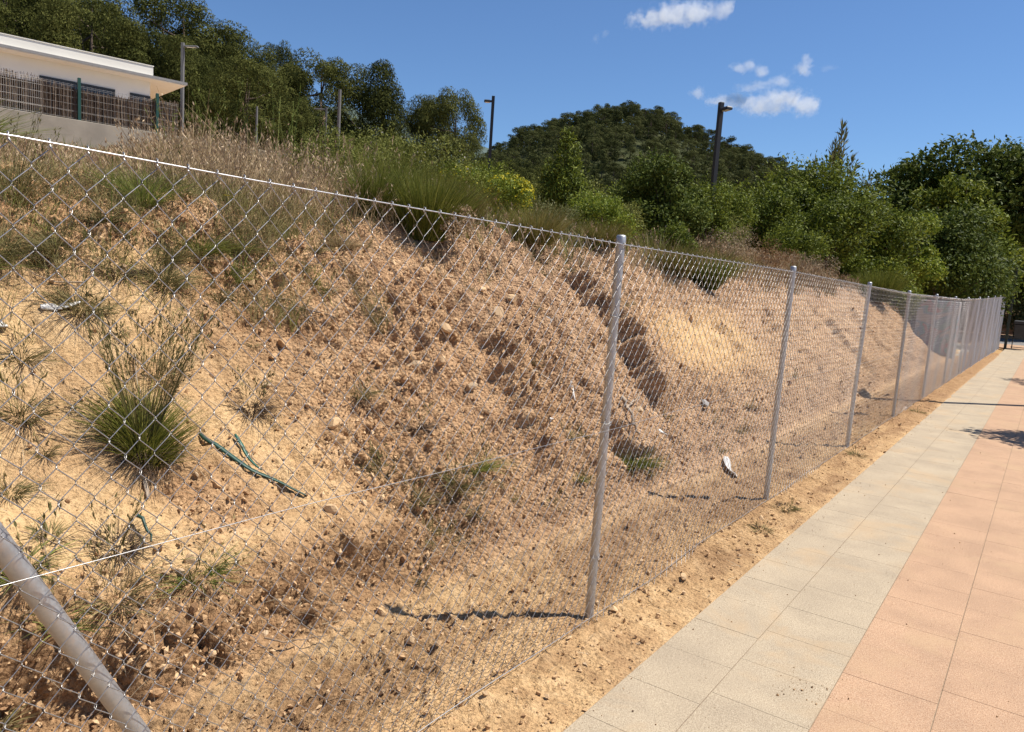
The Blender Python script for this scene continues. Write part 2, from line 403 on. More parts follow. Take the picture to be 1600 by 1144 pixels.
# ================================================================== LARGE STRUCTURE
def sst(a, b, x):
    t = np.clip((x-a)/(b-a), 0, 1); return t*t*(3-2*t)
PU=np.array([-3,-.5,.55,.70,.78,.88,1.10,1.45,1.85,2.25,2.60,2.90,3.3,4.0,4.6])
PZ=np.array([0,0.,.0,.03,.12,.24,.42,.72,1.08,1.47,1.77,1.94,2.03,2.10,2.16])
HILL=[(10,30),(14,35),(16.6,38.5),(17.9,41),(19.7,44),(21.5,47.5),(23.4,50.5),(25.7,54.5),(27.8,56.5),(29.4,55),(31.7,53),(33.1,50.5),(34.9,48),(36.3,44),(37.7,39.5),(39.5,31),(41,22),(44,14),(48,10),(60,10),(80,10)]
HA=np.array([a for a,_ in HILL],float); HZ=np.array([b-9.0 for _,b in HILL],float)
def terrain(x,y):
    x=np.asarray(x,float); y=np.asarray(y,float)
    u=-1.6-x
    y1=22.0+2.5*sst(.8,3.0,u); h=1-sst(y1,y1+5.5,y)*(1-sst(5,13,u))
    zb=np.interp(u,PU,PZ)*h
    m=sst(4.0,6.0,u)
    slope=.12-.03*sst(14,40,y)
    zp=2.12*h+slope*np.clip(-5.8-x,0,24)+.03*np.clip(-30-x,0,30)
    z=np.where(u>4.0,zb*(1-m)+zp*m,zb)
    r=np.hypot(x,y); az=np.degrees(np.arctan2(-x,y))
    # near left wooded hill
    left=sst(40,56,az)
    z=z+left*sst(38,120,r)*26*(sst(40,75,az)*.8+.2)
    # wooded hill across the valley
    g=sst(110,270,r)*(1-sst(300,430,r))
    z=z+np.interp(az,HA,HZ)*g*sst(8,16,az)*(1-sst(48,70,az))
    return z


# coarse land: field, wooded hills
def spaced(lo, hi, d0, k):
    out = [0.0]; 
    while out[-1] < hi: out.append(out[-1]+d0*(1+k*out[-1]))
    neg = [0.0]
    while neg[-1] > lo: neg.append(neg[-1]-d0*(1+k*-neg[-1]))
    return np.array(sorted(set(neg[1:]+out)))
xs = spaced(-460, 300, .55, .06)-4.5
ys = spaced(-200, 620, .55, .055)+6
X, Y = np.meshgrid(xs, ys, indexing='ij')
Z = terrain(X, Y)
u_ = -1.6-X
inside = sst(-.60, -.45, u_)*(1-sst(4.15, 4.5, u_))*sst(-2.4, -2.0, Y)*(1-sst(28.3, 29, Y))
far = sst(5.2, 9, u_)
Z = Z-.30*inside + far*(fbm(X*.35, Y*.35, 4, 5)*.10) + far*fbm(X*.05, Y*.05, 3, 9)*.25
pav = sst(-1.32, -1.22, X)*(1-sst(6.0, 6.4, X))
Z = Z-.12*pav
Z = np.where((X > -1.3) & (np.hypot(X, Y) > 30), Z-.02, Z)
nx, ny = X.shape
I = np.arange(nx*ny).reshape(nx, ny)
Fq = np.stack([I[:-1, :-1], I[1:, :-1], I[1:, 1:], I[:-1, 1:]], -1).reshape(-1, 4)
terr_me = mesh_data('terrain', np.stack([X, Y, Z], -1).reshape(-1, 3), Fq, [GROUND], True, attr={'wood': sst(36, 48, np.hypot(X, Y)).ravel()*sst(-6, -9, X).ravel()})
tag(link('terrain', terr_me), kind='structure')

# distant ridge
a = np.radians(np.linspace(15, 75, 90)); rr = np.array([800, 850, 920, 1000, 1100])
zz = np.interp(np.degrees(a), [15, 30, 34, 36, 38, 39.5, 42, 48, 60, 75], [90, 118, 130, 146, 158, 164, 172, 190, 200, 180])
hp = np.array([0, .35, .8, 1, .6])
A, RR = np.meshgrid(a, rr, indexing='ij')
ZZ = zz[:, None]*hp[None, :]*(1+.05*fbm(A*40, RR*.02, 4, 2))+fbm(A*160, RR*.05, 3, 8)*4
V = np.stack([-np.sin(A)*RR, np.cos(A)*RR, ZZ], -1).reshape(-1, 3)
I = np.arange(A.size).reshape(A.shape); Fq = np.stack([I[:-1, :-1], I[1:, :-1], I[1:, 1:], I[:-1, 1:]], -1).reshape(-1, 4)
RIDGE, t, b = M('hazed_ridge_woodland'); g = geom(t)  # bluish cast in the woodland green is painted distance haze
L_(t, ramp(t, noise(t, .05, 6, .7, vec=g.outputs['Position']), [(.3, (.035, .06, .055)), (.7, (.075, .105, .085))]), b.inputs['Base Color']); b.inputs['Roughness'].default_value = 1
tag(link('distant_ridge', mesh_data('distant_ridge', V, Fq, [RIDGE], True)), kind='structure')

# ------------------------------------------------------------------ the cut bank, one fine sheet
pz_u = np.linspace(-.46, 4.55, 1600)
k = np.exp(-.5*(np.arange(-40, 41)/14.0)**2); k /= k.sum()
pz_z = np.convolve(np.pad(np.interp(pz_u, PU, PZ), 40, mode='edge'), k, 'valid')
arc = np.concatenate([[0], np.cumsum(np.hypot(np.diff(pz_u), np.diff(pz_z)))])
sa = [0.0]
while sa[-1] < arc[-1]:
    uu = np.interp(sa[-1], arc, pz_u)
    sa.append(sa[-1]+(.0142 if uu < 3.1 else .03))
sa = np.array(sa[:-1])
yb = [-2.2]
while yb[-1] < 29: yb.append(yb[-1]+(.03 if yb[-1] < .4 else .0122*(1+max(0, yb[-1]-4)*.24)))
yb = np.array(yb)
S, YB = np.meshgrid(sa, yb, indexing='ij')
Ub = np.interp(S, arc, pz_u); Zb = np.interp(S, arc, pz_z)
du = np.gradient(np.interp(sa, arc, pz_u), sa); dz = np.gradient(np.interp(sa, arc, pz_z), sa)
ln = np.hypot(du, dz); nu, nz_ = -dz/ln, du/ln
y1_ = 22.0+2.5*sst(.8, 3.0, Ub); hfade = 1-sst(y1_, y1_+5.5, YB)
steep = sst(.66, .84, Ub)*(1-sst(3.1, 3.9, Ub))         # 1 on the face
face = sst(.55, .8, Ub)*hfade
# where the face is broken into clods (right and high) and where it is smooth silt (low left)
wob = fbm(S*1.1, YB*.9, 3, 11)*.55
clodm = np.clip(sst(1.75, 2.75, YB+.42*Zb+wob*1.5-.2), 0, 1)
clodm = np.maximum(clodm, sst(.55, .2, Zb+wob*.35)*sst(.6, .75, Ub)*.85)
patch = np.exp(-(((YB-2.25)/.38)**2+((Zb-.85)/.42)**2)); clodm = clodm*(1-.85*patch)
patch2 = np.exp(-(((YB-8.4)/1.6)**2+((Zb-.95)/.34)**2)); clodm = clodm*(1-.85*patch2)
clodm = clodm*(1-.35*sst(7, 10, YB))
clodm = np.clip(clodm+.55*sst(1.25, 1.6, Zb)*(.5+fbm(S*2, YB*2, 2, 5)), 0, 1)
D = .085*fbm(S*.9, YB*.75, 3, 21)*steep
D += .05*fbm(S*2.4, YB*1.9, 3, 22)*steep*(.35+.65*clodm)
# spurs with a shaded left flank
def spur(y0, amp, wid, s0, s1, seed, tilt=.25):
    yy = YB-(y0+tilt*(Zb-.8)+.15*fbm(S*2.2, YB*.5, 3, seed)+.085*fbm(S*8, YB*3, 4, seed+9))
    prof = sst(-.09, .07, yy)*np.exp(-np.clip(yy, 0, 99)/wid)
    win = sst(s0, s0+.18, Zb)*(1-sst(s1-.3, s1, Zb))
    return amp*prof*win
D += spur(4.33, .17, .5, .25, 1.35, 31, .35)+spur(6.35, .28, .9, .45, 1.75, 32, .15)+spur(3.62, .08, .35, .8, 1.7, 33, .5)
D += spur(5.55, .15, .35, .15, .9, 35, .2)+spur(9.3, .07, .9, .3, 1.4, 34)+spur(11.8, .09, 1.2, .3, 1.5, 36)+spur(14.8, .12, 1.5, .2, 1.6, 37)+spur(17.6, .1, 1.5, .2, 1.6, 38)
D += spur(1.07, .12, .4, .05, .5, 39, .1)+spur(1.62, .07, .3, .02, .45, 40, .1)+spur(2.35, .09, .3, .04, .4, 42, .1)
# hollows at the toe
for (hy, hz, ry, rz, am) in ((1.08, .17, .17, .15, .26), (1.85, .18, .22, .10, .12), (2.42, .16, .2, .10, .12), (5.0, .62, .25, .2, .12), (3.05, .3, .15, .12, .08), (3.9, .45, .2, .15, .1), (5.3, .35, .2, .2, .12)):
    D += .35*am*np.exp(-(((YB-hy)/ry)**2+((Zb-hz-rz*1.9)/rz)**2))*steep
    D -= am*np.exp(-(((YB-hy)/ry)**2+((Zb-hz)/rz)**2))*steep
# runnels
run = np.abs(fbm(YB*1.7, S*.25, 3, 51)); D -= .045*sst(.22, 0, run)*steep*sst(.3, .9, Zb)*(.4+.6*clodm)
# clods at several sizes
def bil(f, seed): return 1-np.abs(perlin(S*f, YB*f, seed))*2
cl = .026*np.clip(bil(6, 61)-.25, 0, 1)*1.6+.024*np.clip(bil(13, 62)-.2, 0, 1)*1.5+.017*np.clip(bil(24, 63)-.1, 0, 1)*1.4
wx = S+.03*perlin(S*9, YB*9, 41); wy = YB+.03*perlin(S*9, YB*9, 42)
chunk = 0
for fr, am, sd_ in ((4.6, .042, 1), (9.5, .042, 2), (19, .036, 3), (34, .024, 4)):
    v_, d1, d2 = worley(wx*fr*.85, wy*fr, sd_)
    chunk = chunk+am*((v_-.45)*sst(.0, .16, d2-d1)*np.clip(1.15-d1*.6, 0, 2)-.30*sst(.10, 0, d2-d1))
coarse = .30+.70*sst(-.25, .35, fbm(S*1.3, YB*1.1, 3, 45))
amp = (.22+.95*clodm)*face+.10*(1-face)*sst(-.2, .1, Ub)
D += (cl-.02)*amp*.30+chunk*face*clodm*coarse*1.4*steep
D += .006*fbm(S*24, YB*24, 2, 64)*(.5+.5*face)*sst(-.3, -.1, Ub)
# verge
verge = 1-sst(.45, .7, Ub)
toe_ = sst(.08, .35, Ub)*(1-sst(.6, .8, Ub)); D += toe_*((cl-.018)*.30+.55*chunk*sst(2.7, 2.2, YB)+.012*fbm(Ub*4, YB*3, 3, 77))
D += verge*sst(-.35, -.1, Ub)*(.30*(cl-.015)+.35*chunk*sst(.0, .4, fbm(Ub*2, YB*2, 2, 78)))
D += verge*(.010*fbm(Ub*3.2, YB*2.2, 4, 71)+.004*fbm(Ub*22, YB*22, 3, 72)*sst(-.4, -.2, Ub)+.010*sst(-.46, -.2, Ub)-.007-.03*sst(-.34, -.45, Ub))
Zh = np.where(Ub > .5, Zb*hfade, Zb)
# plateau irregularity and blend to the land behind
plat = sst(3.1, 3.9, Ub); D += plat*(.05*fbm(Ub*1.3, YB*1.3, 4, 81)); D -= .12*sst(4.3, 4.55, Ub)
XB = -1.6-Ub-D*nu[:, None]; ZB = Zh+D*nz_[:, None]*1.0
XB = XB+np.where(YB > 6, .16*(YB-6)/27, 0)*(1-sst(.3, 1.5, Ub))*sst(-.46, -.2, Ub)*1.0
YBB = YB.copy()
ns, nyb = S.shape
I = np.arange(ns*nyb).reshape(ns, nyb)
Fq = np.stack([I[:-1, :-1], I[:-1, 1:], I[1:, 1:], I[1:, :-1]], -1).reshape(-1, 4)
BV = np.stack([XB, YBB, ZB], -1)
vc = np.clip(clodm*face+verge*.35+.35*plat, 0, 1)
bank = tag(link('earth_bank', mesh_data('earth_bank', BV.reshape(-1, 3), Fq, [SOIL], True, attr={'clod': vc.ravel(), 'dark_earth': np.clip((sst(.42, .12, Zb+.10*wob)*sst(.68, .8, Ub)+.55*sst(.35, .7, fbm(S*.8, YB*.8, 3, 88))*clodm)*face+verge*np.clip(.06+.5*sst(.0, .5, fbm(Ub*3, YB*1.2, 3, 89))+.34*sst(3.0, 5.0, YB)+.75*sst(9, 16, YB), 0, .8)*sst(-.42, -.25, Ub+.08*fbm(Ub*4, YB*4, 2, 90))+toe_*(.35+.5*fbm(Ub*3, YB*2, 3, 92))*(.25+.75*sst(3.0, 2.2, YB)), 0, .85).ravel(), 'grey': np.clip((.35*sst(2.2, 3.6, YB+wob)+.55*sst(3.8, 6.5, YB+wob))*face*(.35+.65*clodm)+.35*toe_*sst(2.5, 5, YB)-.9*patch2, 0, .8).ravel()})), kind='structure')
# normals of the sheet for scattering
dS = np.gradient(BV, axis=0); dY = np.gradient(BV, axis=1)
BN = unit(np.cross(dY, dS)); BN *= np.sign(BN[..., 2:3]+1e-9)
_rows = np.arange(ns)
def on_bank(x, y):
    """height of the real sheet near plan position x, y"""
    j = int(np.clip(np.searchsorted(yb, y), 0, nyb-1)); i = int(np.argmin(np.abs(BV[:, j, 0]-x)))
    return BV[i, j], BN[i, j]
def ground_z(x, y):
    if -6.0 < x < -1.2 and -2 < y < 28.5: return float(on_bank(x, y)[0][2])
    return float(terrain(x, y))

# ------------------------------------------------------------------ stones and clods of the bank
def rock_mesh(name, seed, sub=2, flat=.8, mt=CLOD):
    import bmesh
    bm = bmesh.new(); bmesh.ops.create_icosphere(bm, subdivisions=sub, radius=1)
    r = np.random.default_rng(seed)
    pl = unit(r.normal(size=(11, 3))); pd = r.uniform(.36, .80, 11)
    for v in bm.verts:
        p = np.array(v.co); 
        for q, d in zip(pl, pd):
            e = p@q-d
            if e > 0: p = p-q*e
        p *= 1+r.normal()*.03
        v.co = Vector(p*np.array([1, r.uniform(.98, 1.02)*.85, flat]))
    me = bpy.data.meshes.new(name); bm.to_mesh(me); bm.free(); me.materials.append(mt); return me
# counted stones: the ones that show as single pieces
rocks = [rock_mesh('stone', s, 2, .75) for s in range(5)]
rocks_p = [rock_mesh('stone', 20+s, 2, .7, ROCK) for s in range(4)]
rocks_g = [rock_mesh('stone', 40+s, 2, .7, GREYROCK) for s in range(2)]
def stone(x, y, size, me, sink=.25, rz=None):
    p, n = on_bank(x, y)
    o = link('stone', me, bank); o.location = Vector(p)+Vector(n)*size*(.55-sink)
    o.rotation_euler = (random.uniform(-.5, .5), random.uniform(-.5, .5)+.6*(n[0] > .4), random.uniform(0, 6.28)); o.scale = (size, size*random.uniform(.75, 1.1), size*random.uniform(.7, 1)); return o
for (x, y, s, k) in ((-3.60, 4.83, .085, 'p'), (-3.42, 3.70, .10, 'p'), (-3.62, 5.57, .08, 'g'), (-2.72, 7.18, .075, 'g'), (-3.18, 4.02, .08, 'p'), (-3.44, 4.03, .07, 'c'), (-3.56, 2.74, .05, 'c'),
                     (-3.48, 2.62, .04, 'c'), (-3.05, 2.72, .05, 'c'), (-2.65, 2.36, .045, 'c'), (-3.3, 3.85, .05, 'c'), (-3.9, 4.6, .07, 'c'), (-3.95, 4.35, .06, 'c'), (-4.0, 4.75, .06, 'p'), (-3.85, 4.95, .05, 'c'),
                     (-3.72, 5.2, .07, 'c'), (-2.58, 1.55, .022, 'p'), (-2.60, 1.50, .02, 'p'), (-1.46, 3.85, .035, 'c'), (-1.40, 4.55, .025, 'c'), (-2.05, 2.28, .028, 'c'), (-2.0, 2.2, .03, 'c'), (-1.93, 2.33, .025, 'c'), (-2.3, 2.35, .03, 'c'),
                     (-1.52, 3.2, .022, 'c'), (-1.38, 3.35, .02, 'c'), (-1.33, 3.0, .016, 'p'), (-1.42, 2.7, .018, 'p'), (-1.36, 4.0, .02, 'c'), (-1.45, 2.5, .014, 'c'), (-1.57, 3.22, .03, 'c'), (-1.5, 5.3, .03, 'c')):
    stone(x, y, s, random.choice({'p': rocks_p, 'g': rocks_g, 'c': rocks}[k]))
ii = np.where((steep.ravel() > .35) & (YB.ravel() < 11) & (YB.ravel() > .5))[0]
wts = (clodm.ravel()[ii]+.06); wts = wts/wts.sum()
pick = rng.choice(ii, 190, p=wts, replace=False)
for q in pick:
    p = BV.reshape(-1, 3)[q]; n = BN.reshape(-1, 3)[q]; s = float(np.clip(rng.pareto(2.2)*.012+.022, .022, .07))
    o = link('stone', random.choice(rocks+rocks+rocks+rocks_p), bank); o.location = p-n*s*.05; o.rotation_euler = rng.uniform(-3, 3, 3); o.scale = (s, s*.9, s*.8)
# the rest of the loose clods: nobody could count them
ico_v = None
import bmesh as _bm
bm_ = _bm.new(); _bm.ops.create_icosphere(bm_, subdivisions=1, radius=1); ico_v = np.array([v.co[:] for v in bm_.verts]); ico_f = np.array([[v.index for v in f.verts] for f in bm_.faces]); bm_.free()
def pebble_cloud(name, P, Nn, size, mt, parent=None, lift=.15):
    n = len(P); k = len(ico_v)
    q = unit(rng.normal(size=(n, 3))); q2 = unit(np.cross(q, rng.normal(size=(n, 3)))); q3 = np.cross(q, q2)
    base = ico_v[None]*(1+rng.normal(size=(n, k, 1))*.16)
    s = size[:, None, None]*np.stack([rng.uniform(.7, 1.2, n), rng.uniform(.6, 1, n), rng.uniform(.5, .9, n)], -1)[:, None, :]
    v = base*s
    V = v[..., 0:1]*q[:, None]+v[..., 1:2]*q2[:, None]+v[..., 2:3]*q3[:, None]+(P+Nn*size[:, None]*lift)[:, None]
    F = (np.arange(n)[:, None, None]*k+ico_f[None]).reshape(-1, 3)
    o = link(name, mesh_data(name, V.reshape(-1, 3), F, [mt]), parent); tag(o, kind='stuff'); return o
allp = BV.reshape(-1, 3); alln = BN.reshape(-1, 3)
area = (np.linalg.norm(dS, axis=-1)*np.linalg.norm(dY, axis=-1)).ravel()
dist = np.hypot(allp[:, 0], allp[:, 1])+.4
wt = area*(clodm*steep+.05*steep+.22*sst(.45, .75, Ub)*(1-steep)+.15*toe_+.07*verge).ravel()/dist**1.25*(YB.ravel() > .3)*(YB.ravel() < 19)*(Ub.ravel() > -.36)
pk = rng.choice(len(allp), 5000, p=wt/wt.sum())
sz = np.clip(rng.pareto(2.2, len(pk))*.0045+.006, .006, .026)*(1+.03*dist[pk])*np.where(Ub.ravel()[pk] < .5, .6, 1)
oct_v = np.array([(1, 0, 0), (-1, 0, 0), (0, 1, 0), (0, -1, 0), (0, 0, 1), (0, 0, -1)], float); oct_f = np.array([(0, 2, 4), (2, 1, 4), (1, 3, 4), (3, 0, 4), (2, 0, 5), (1, 2, 5), (3, 1, 5), (0, 3, 5)])
pebble_cloud('loose_clods', allp[pk]+rng.normal(size=(len(pk), 3))*.006, alln[pk], sz, CLOD, bank, -.1)
wt2 = area*((.07+clodm)*steep+.2*sst(.4, .7, Ub)*(1-steep)+.35*toe_+.40*verge).ravel()/dist**1.4*(YB.ravel() > .3)*(YB.ravel() < 14)*(Ub.ravel() > -.36)
pk = rng.choice(len(allp), 29000, p=wt2/wt2.sum())
ico_v, ico_f = oct_v, oct_f
pebble_cloud('soil_crumbs', allp[pk]+rng.normal(size=(len(pk), 3))*.006, alln[pk], np.clip(rng.pareto(2.0, len(pk))*.0036+.0045, .0045, .0145)*(1+.05*dist[pk]), CLOD, bank, .2)

# ------------------------------------------------------------------ pavement: bed plus single tiles
pavement = tag(link('pavement', mesh_data('pavement', *box(-1.245, 5.6, -2.5, 33.9, -.20, -.0035), [JOINT])), kind='structure')
TS = .3605; GAP = .0013
def tile_me(name, sx, sy, mt):
    V, F = bevbox(sx-GAP, sy-GAP, -.035, 0.0, .0009); return mesh_data(name, V, F, [mt])
cols = [(-1.243, .315), (-.926, .381), (-.543, .365), (-.176, .363), (.189, .363), (.554, .363)]
tm = [tile_me('grey_tile' if k < 2 else 'pink_tile', wd_, TS, TGREY if k < 2 else TPINK) for k, (x0, wd_) in enumerate(cols)]
rest = {0: Geo(), 1: Geo()}
for k, (x0, wd_) in enumerate(cols):
    y = -2.4+[.10, .22, .05, .19, .11, .27][k]
    while y < 33.7:
        yc = y+TS/2
        near = 1.2 < yc < 15.5 and k < 4
        if near:
            o = link('grey_tile' if k < 2 else 'pink_tile', tm[k], pavement, (x0+wd_/2, yc, random.uniform(-.0006, .0004)), (random.uniform(-.0008, .0008), random.uniform(-.0008, .0008), random.uniform(-.0015, .0015)))
        else:
            V, F = bevbox(wd_-GAP, TS-GAP, -.035, 0, .0022); rest[0 if k < 2 else 1].add(V+np.array([x0+wd_/2, yc, random.uniform(-.0012, .0006)]), F)
        y += TS
x = .919
while x < 5.5:
    y = -2.4
    while y < 33.7:
        V, F = bevbox(.363-GAP, TS-GAP, -.035, 0, .0022); rest[1].add(V+np.array([x+.18, y+TS/2, random.uniform(-.001, .0006)]), F); y += TS
    x += .3658
tag(rest[0].obj('far_grey_tiles', TGREY, pavement), kind='stuff'); tag(rest[1].obj('far_pink_tiles', TPINK, pavement), kind='stuff')
# grit on the tiles
n = 1500; P = np.stack([rng.uniform(-1.25, .25, n), rng.uniform(1.6, 12, n)**1.0, np.full(n, .001)], -1)
P[:700, 0] = -1.25+rng.exponential(.07, 700); P[700:850] = np.stack([rng.normal(-.62, .07, 150), rng.normal(3.15, .05, 150), np.full(150, .001)], -1)
pebble_cloud('pavement_grit', P, np.tile([0, 0, 1.], (n, 1)), np.clip(rng.pareto(2.5, n)*.0012+.0012, .001, .006), CLOD, None, .3)

# ground beyond the end of the fence: crossing strips, road, low block wall
def sheet(name, x0, x1, y0, y1, z, mt, kind='structure'):
    return tag(link(name, mesh_data(name, *box(x0, x1, y0, y1, z-.15, z), [mt])), kind=kind)
sheet('side_road', -26, 30, 37.2, 43.5, .012, ASPH)
sheet('crossing_pavement', -9.0, 5.6, 33.95, 37.15, .016, TPINK)
sheet('pale_court', -7.5, -1.75, 26.3, 33.9, .010, plain('pale_concrete', (.42, .40, .35), .9, var=.08, scale=2))
sheet('far_pavement', -26, 30, 43.6, 46.2, .11, TPINK)

def wall_run(name, p0, p1, h, th, label):
    """block wall with coping from p0 to p1 (plan)"""
    p0 = np.array(p0, float); p1 = np.array(p1, float); Ln = np.linalg.norm(p1-p0); an = math.atan2(*(p1-p0)[::-1])
    e = empty(name, (p0[0], p0[1], 0), an); tag(e, label, 'wall')
    bw, bh = .58, .29; rows = int(h/bh); 
    me = mesh_data('block', *bevbox(bw-.012, th, 0, bh-.012, .008), [BLOCK])
    link('core', mesh_data('core', *box(0, Ln, -th/2+.02, th/2-.02, -.1, rows*bh-.02), [JOINT]), e)
    for r in range(rows):
        x = bw/2-(bw/2 if r % 2 else 0)
        while x-bw/2 < Ln:
            if x > .0: link('block', me, e, (x, 0, r*bh+.02))
            x += bw
    V, F = bevbox(Ln+.1, th+.10, 0, .09, .015); link('coping', mesh_data('coping', V, F, [COPING]), e, (Ln/2, 0, rows*bh+.02))
    return e
wall_run('block_wall', (-7.5, 48.2), (3.0, 47.0), 1.2, .25, 'low pinkish block wall with pale coping across the far end of the path')

# graffiti panel wall near the end of the bank
GRAF, t, b = M('sprayed_wall'); g = geom(t); tc = N(t, 'ShaderNodeTexCoord')
n1 = noise(t, 1.9, 2, .5, vec=tc.outputs['Object'], dist=.8)
c = ramp(t, n1, [(.0, (.40, .36, .34)), (.40, (.42, .33, .32)), (.44, (.46, .22, .22)), (.49, (.22, .36, .36)), (.54, (.25, .32, .41)), (.58, (.44, .40, .37))], 'EASE')
L_(t, c, b.inputs['Base Color']); b.inputs['Roughness'].default_value = .8
gw = tag(link('graffiti_wall', mesh_data('graffiti_wall', *bevbox(1.05, .25, -.2, 1.62, .02), [GRAF]), None, (-2.62, 24.6, 0), (0, 0, R(-8))), 'short wall sprayed with blue, teal and pink paint seen through the far fence', 'wall')

# ------------------------------------------------------------------ white building, retaining wall and reed fence up the slope
BD = np.array([.219, .976]); BP = np.array([-28.0, 10.6]); bang = math.atan2(BD[1], BD[0])
bld = empty('white_building', (-28.0, 10.6, 4.4), bang)      # local +X runs along the facade, local -Y... towards the fence is -Y
tag(bld, 'low white flat-roofed building with a thin eave slab behind the reed fence', 'building')
xe = 4.45
link('wall', mesh_data('wall', *box(-16, xe, .0, 9, -.5, 3.05), [PLASTER2]), bld)
ev = link('eave_slab', mesh_data('eave_slab', *box(-16.4, xe+1.02, -.62, 9.3, 3.052, 3.135), [SOFFIT]), bld)
link('gutter', mesh_data('gutter', *box(-16.4, xe+1.06, -.66, -.50, 3.075, 3.165), [GUTTER]), ev)
pr = link('parapet', mesh_data('parapet', *box(-16, xe-.02, -.40, 8.9, 3.137, 3.52), [PLASTER]), bld)
link('parapet_cap', mesh_data('parapet_cap', *box(-16.02, xe, -.42, 8.92, 3.522, 3.545), [PLASTER]), pr)
for (x0, x1) in ((-3.2, -.6), (1.05, 3.3), (3.78, 4.45)):
    f = Geo(); zt, zb = 2.56, 1.1
    for bx in ((x0, x1, zt-.07, zt), (x0, x1, zb, zb+.07), (x0, x0+.06, zb+.072, zt-.072), (x1-.06, x1, zb+.072, zt-.072)):
        f.add(*box(bx[0], bx[1], -.05, .02, bx[2], bx[3]))
    if x1-x0 > 1: f.add(*box((x0+x1)/2-.03, (x0+x1)/2+.03, -.048, .02, zb+.072, zt-.072))
    fo = f.obj('window_frame', DARKF, bld); link('pane', mesh_data('pane', *box(x0+.05, x1-.05, -.02, .015, zb+.06, zt-.06), [GLASS]), fo)

BOUNCE = plain('bounce_sheet_pale', (.62, .60, .57), .9, var=.05, scale=2); sheet_t = tag(link('bounce_sheet', mesh_data('bounce_sheet', *box(-17, 8, -4.3, 9.5, -.9, .02), [BOUNCE])), kind='structure'); sheet_t.location = (-28.0, 10.6, 4.4); sheet_t.rotation_euler = (0, 0, bang)  # unseen pale sheet, added to bounce sunlight onto the soffit and wall
WA = np.array([-23.35, 8.0]); WB = np.array([-21.1, 19.0]); wl = np.linalg.norm(WB-WA); wang = math.atan2(*(WB-WA)[::-1])
rw = empty('retaining_wall', (WA[0], WA[1], 5.02), wang); tag(rw, 'long bare concrete retaining wall under the reed fence on the slope', 'wall')
x = -8.0
while x < 8:
    x1 = x+2.4
    link('wall_panel', mesh_data('wall_panel', *bevbox(2.39, .25, -3.2, 0.0+.015*max(0, x)*.2, .01), [CONC]), rw, (x+1.2, 0, 0)); x = x1
rf = empty('reed_fence', (WA[0], WA[1], 5.05), wang); tag(rf, 'brown reed screen fence with green posts standing on the concrete wall', 'fence')
for k in range(-4, 2):
    x = 2.62+2.07*k
    gp = link('post', mesh_data('post', *bevbox(.075, .075, -.05, 1.13 if k < 2 else .93, .008), [GREENP]), rf, (x, -.04, 0))
reeds = Geo(); n = 1900; rl = 5.3; bx = rng.uniform(-8, rl, n); Hh = .89+rng.normal(size=n)*.035+.08*np.sin(bx*1.5)
base = np.stack([bx, rng.uniform(.01, .05, n), np.zeros(n)], -1)
V, F = blades(base, np.stack([rng.normal(size=n)*.03, rng.normal(size=n)*.01, np.ones(n)], -1), Hh, .016, 0.0, 1, tipw=.9)
reeds.add(V, F); tag(reeds.obj('reed_screen', REED, rf), kind='stuff')
link('shade_backing', mesh_data('shade_backing', *box(-8, rl, .055, .075, .0, .82), [plain('reed_shadow', (.055, .04, .03), .95)]), rf)  # dark sheet painted as the shade between the reeds
for (xa, xb, mt_, dense) in ((-8, 1.72, WHITEW, .05), (1.74, rl, GUTTER, .1)):
    gmesh = Geo()
    for z in (.02, .20, .22, .40, .58, .76, .88, .92):
        gmesh.add(*tube([(xa, -.012, z), (xb, -.012, z)], .0032, 4))
    x = xa
    while x < xb:
        gmesh.add(*tube([(x, -.016, .0), (x, -.016, .95)], .0022, 3)); x += dense
    gmesh.obj('wire_panel', mt_, rf)

# ------------------------------------------------------------------ lamp posts
def lamp(name, x, y, ztop, wd_, az, label, mt=LAMP, head=.42, rod=False, gz=None):
    z0 = ground_z(x, y) if gz is None else gz
    e = empty(name, (x, y, z0), az); h = ztop-z0
    tag(e, label, 'lamp post')
    if rod:
        V, F = tube([(0, 0, -.2), (0, 0, h*.5), (0, 0, h)], [wd_*.55, wd_*.5, wd_*.42], 10); link('pole', mesh_data('pole', V, F, [mt], True), e)
    else:
        link('pole', mesh_data('pole', *bevbox(wd_, wd_, -.2, h, .006), [mt]), e)
        link('base_plate', mesh_data('base_plate', *bevbox(wd_*2.2, wd_*2.2, -.02, .03, .006), [mt]), e)
    if head:
        V, F = bevbox(head, wd_*1.5, 0, .055, .02); hd = link('lamp_head', mesh_data('lamp_head', V, F, [mt]), e, (wd_*.5+head/2+.03, 0, h-.16))
        link('lens', mesh_data('lens', *box(-head*.36, head*.36, -wd_*.5, wd_*.5, -.012, -.001), [LENS]), hd)
        link('bracket', mesh_data('bracket', *box(wd_*.5, wd_*.5+.06, -.025, .025, h-.155, h-.11), [mt]), e)
    return e
lamp('street_lamp', -5.11, 13.03, 4.78,   .074, R(-33), 'nearest dark square lamp post behind the dark green bush', head=.19)
lamp('street_lamp', -12.26, 15.80, 6.04, .078, R(218), 'dark lamp post rising above the yellow flowers left of the wooded hill', head=.16)
lamp('street_lamp', -29.18, 17.45, 9.73, .105, R(28), 'grey lamp post beside the eave of the white building', LAMPL, .55)
lamp('street_lamp', -34.3, 29.1, 10.05, .09, R(215), 'short grey lamp post under the pines with its head pointing left', LAMPL, .6)
lamp('pole', -28.59, 25.03, 9.61, .17, 0, 'bare pale grey pole in front of the broad dark pine', LAMPL, 0, True)
lamp('pole', -32.5, 23.3, 8.75, .12, 0, 'thin grey pole half hidden by tall green weeds near the pines', LAMPL, 0, True)
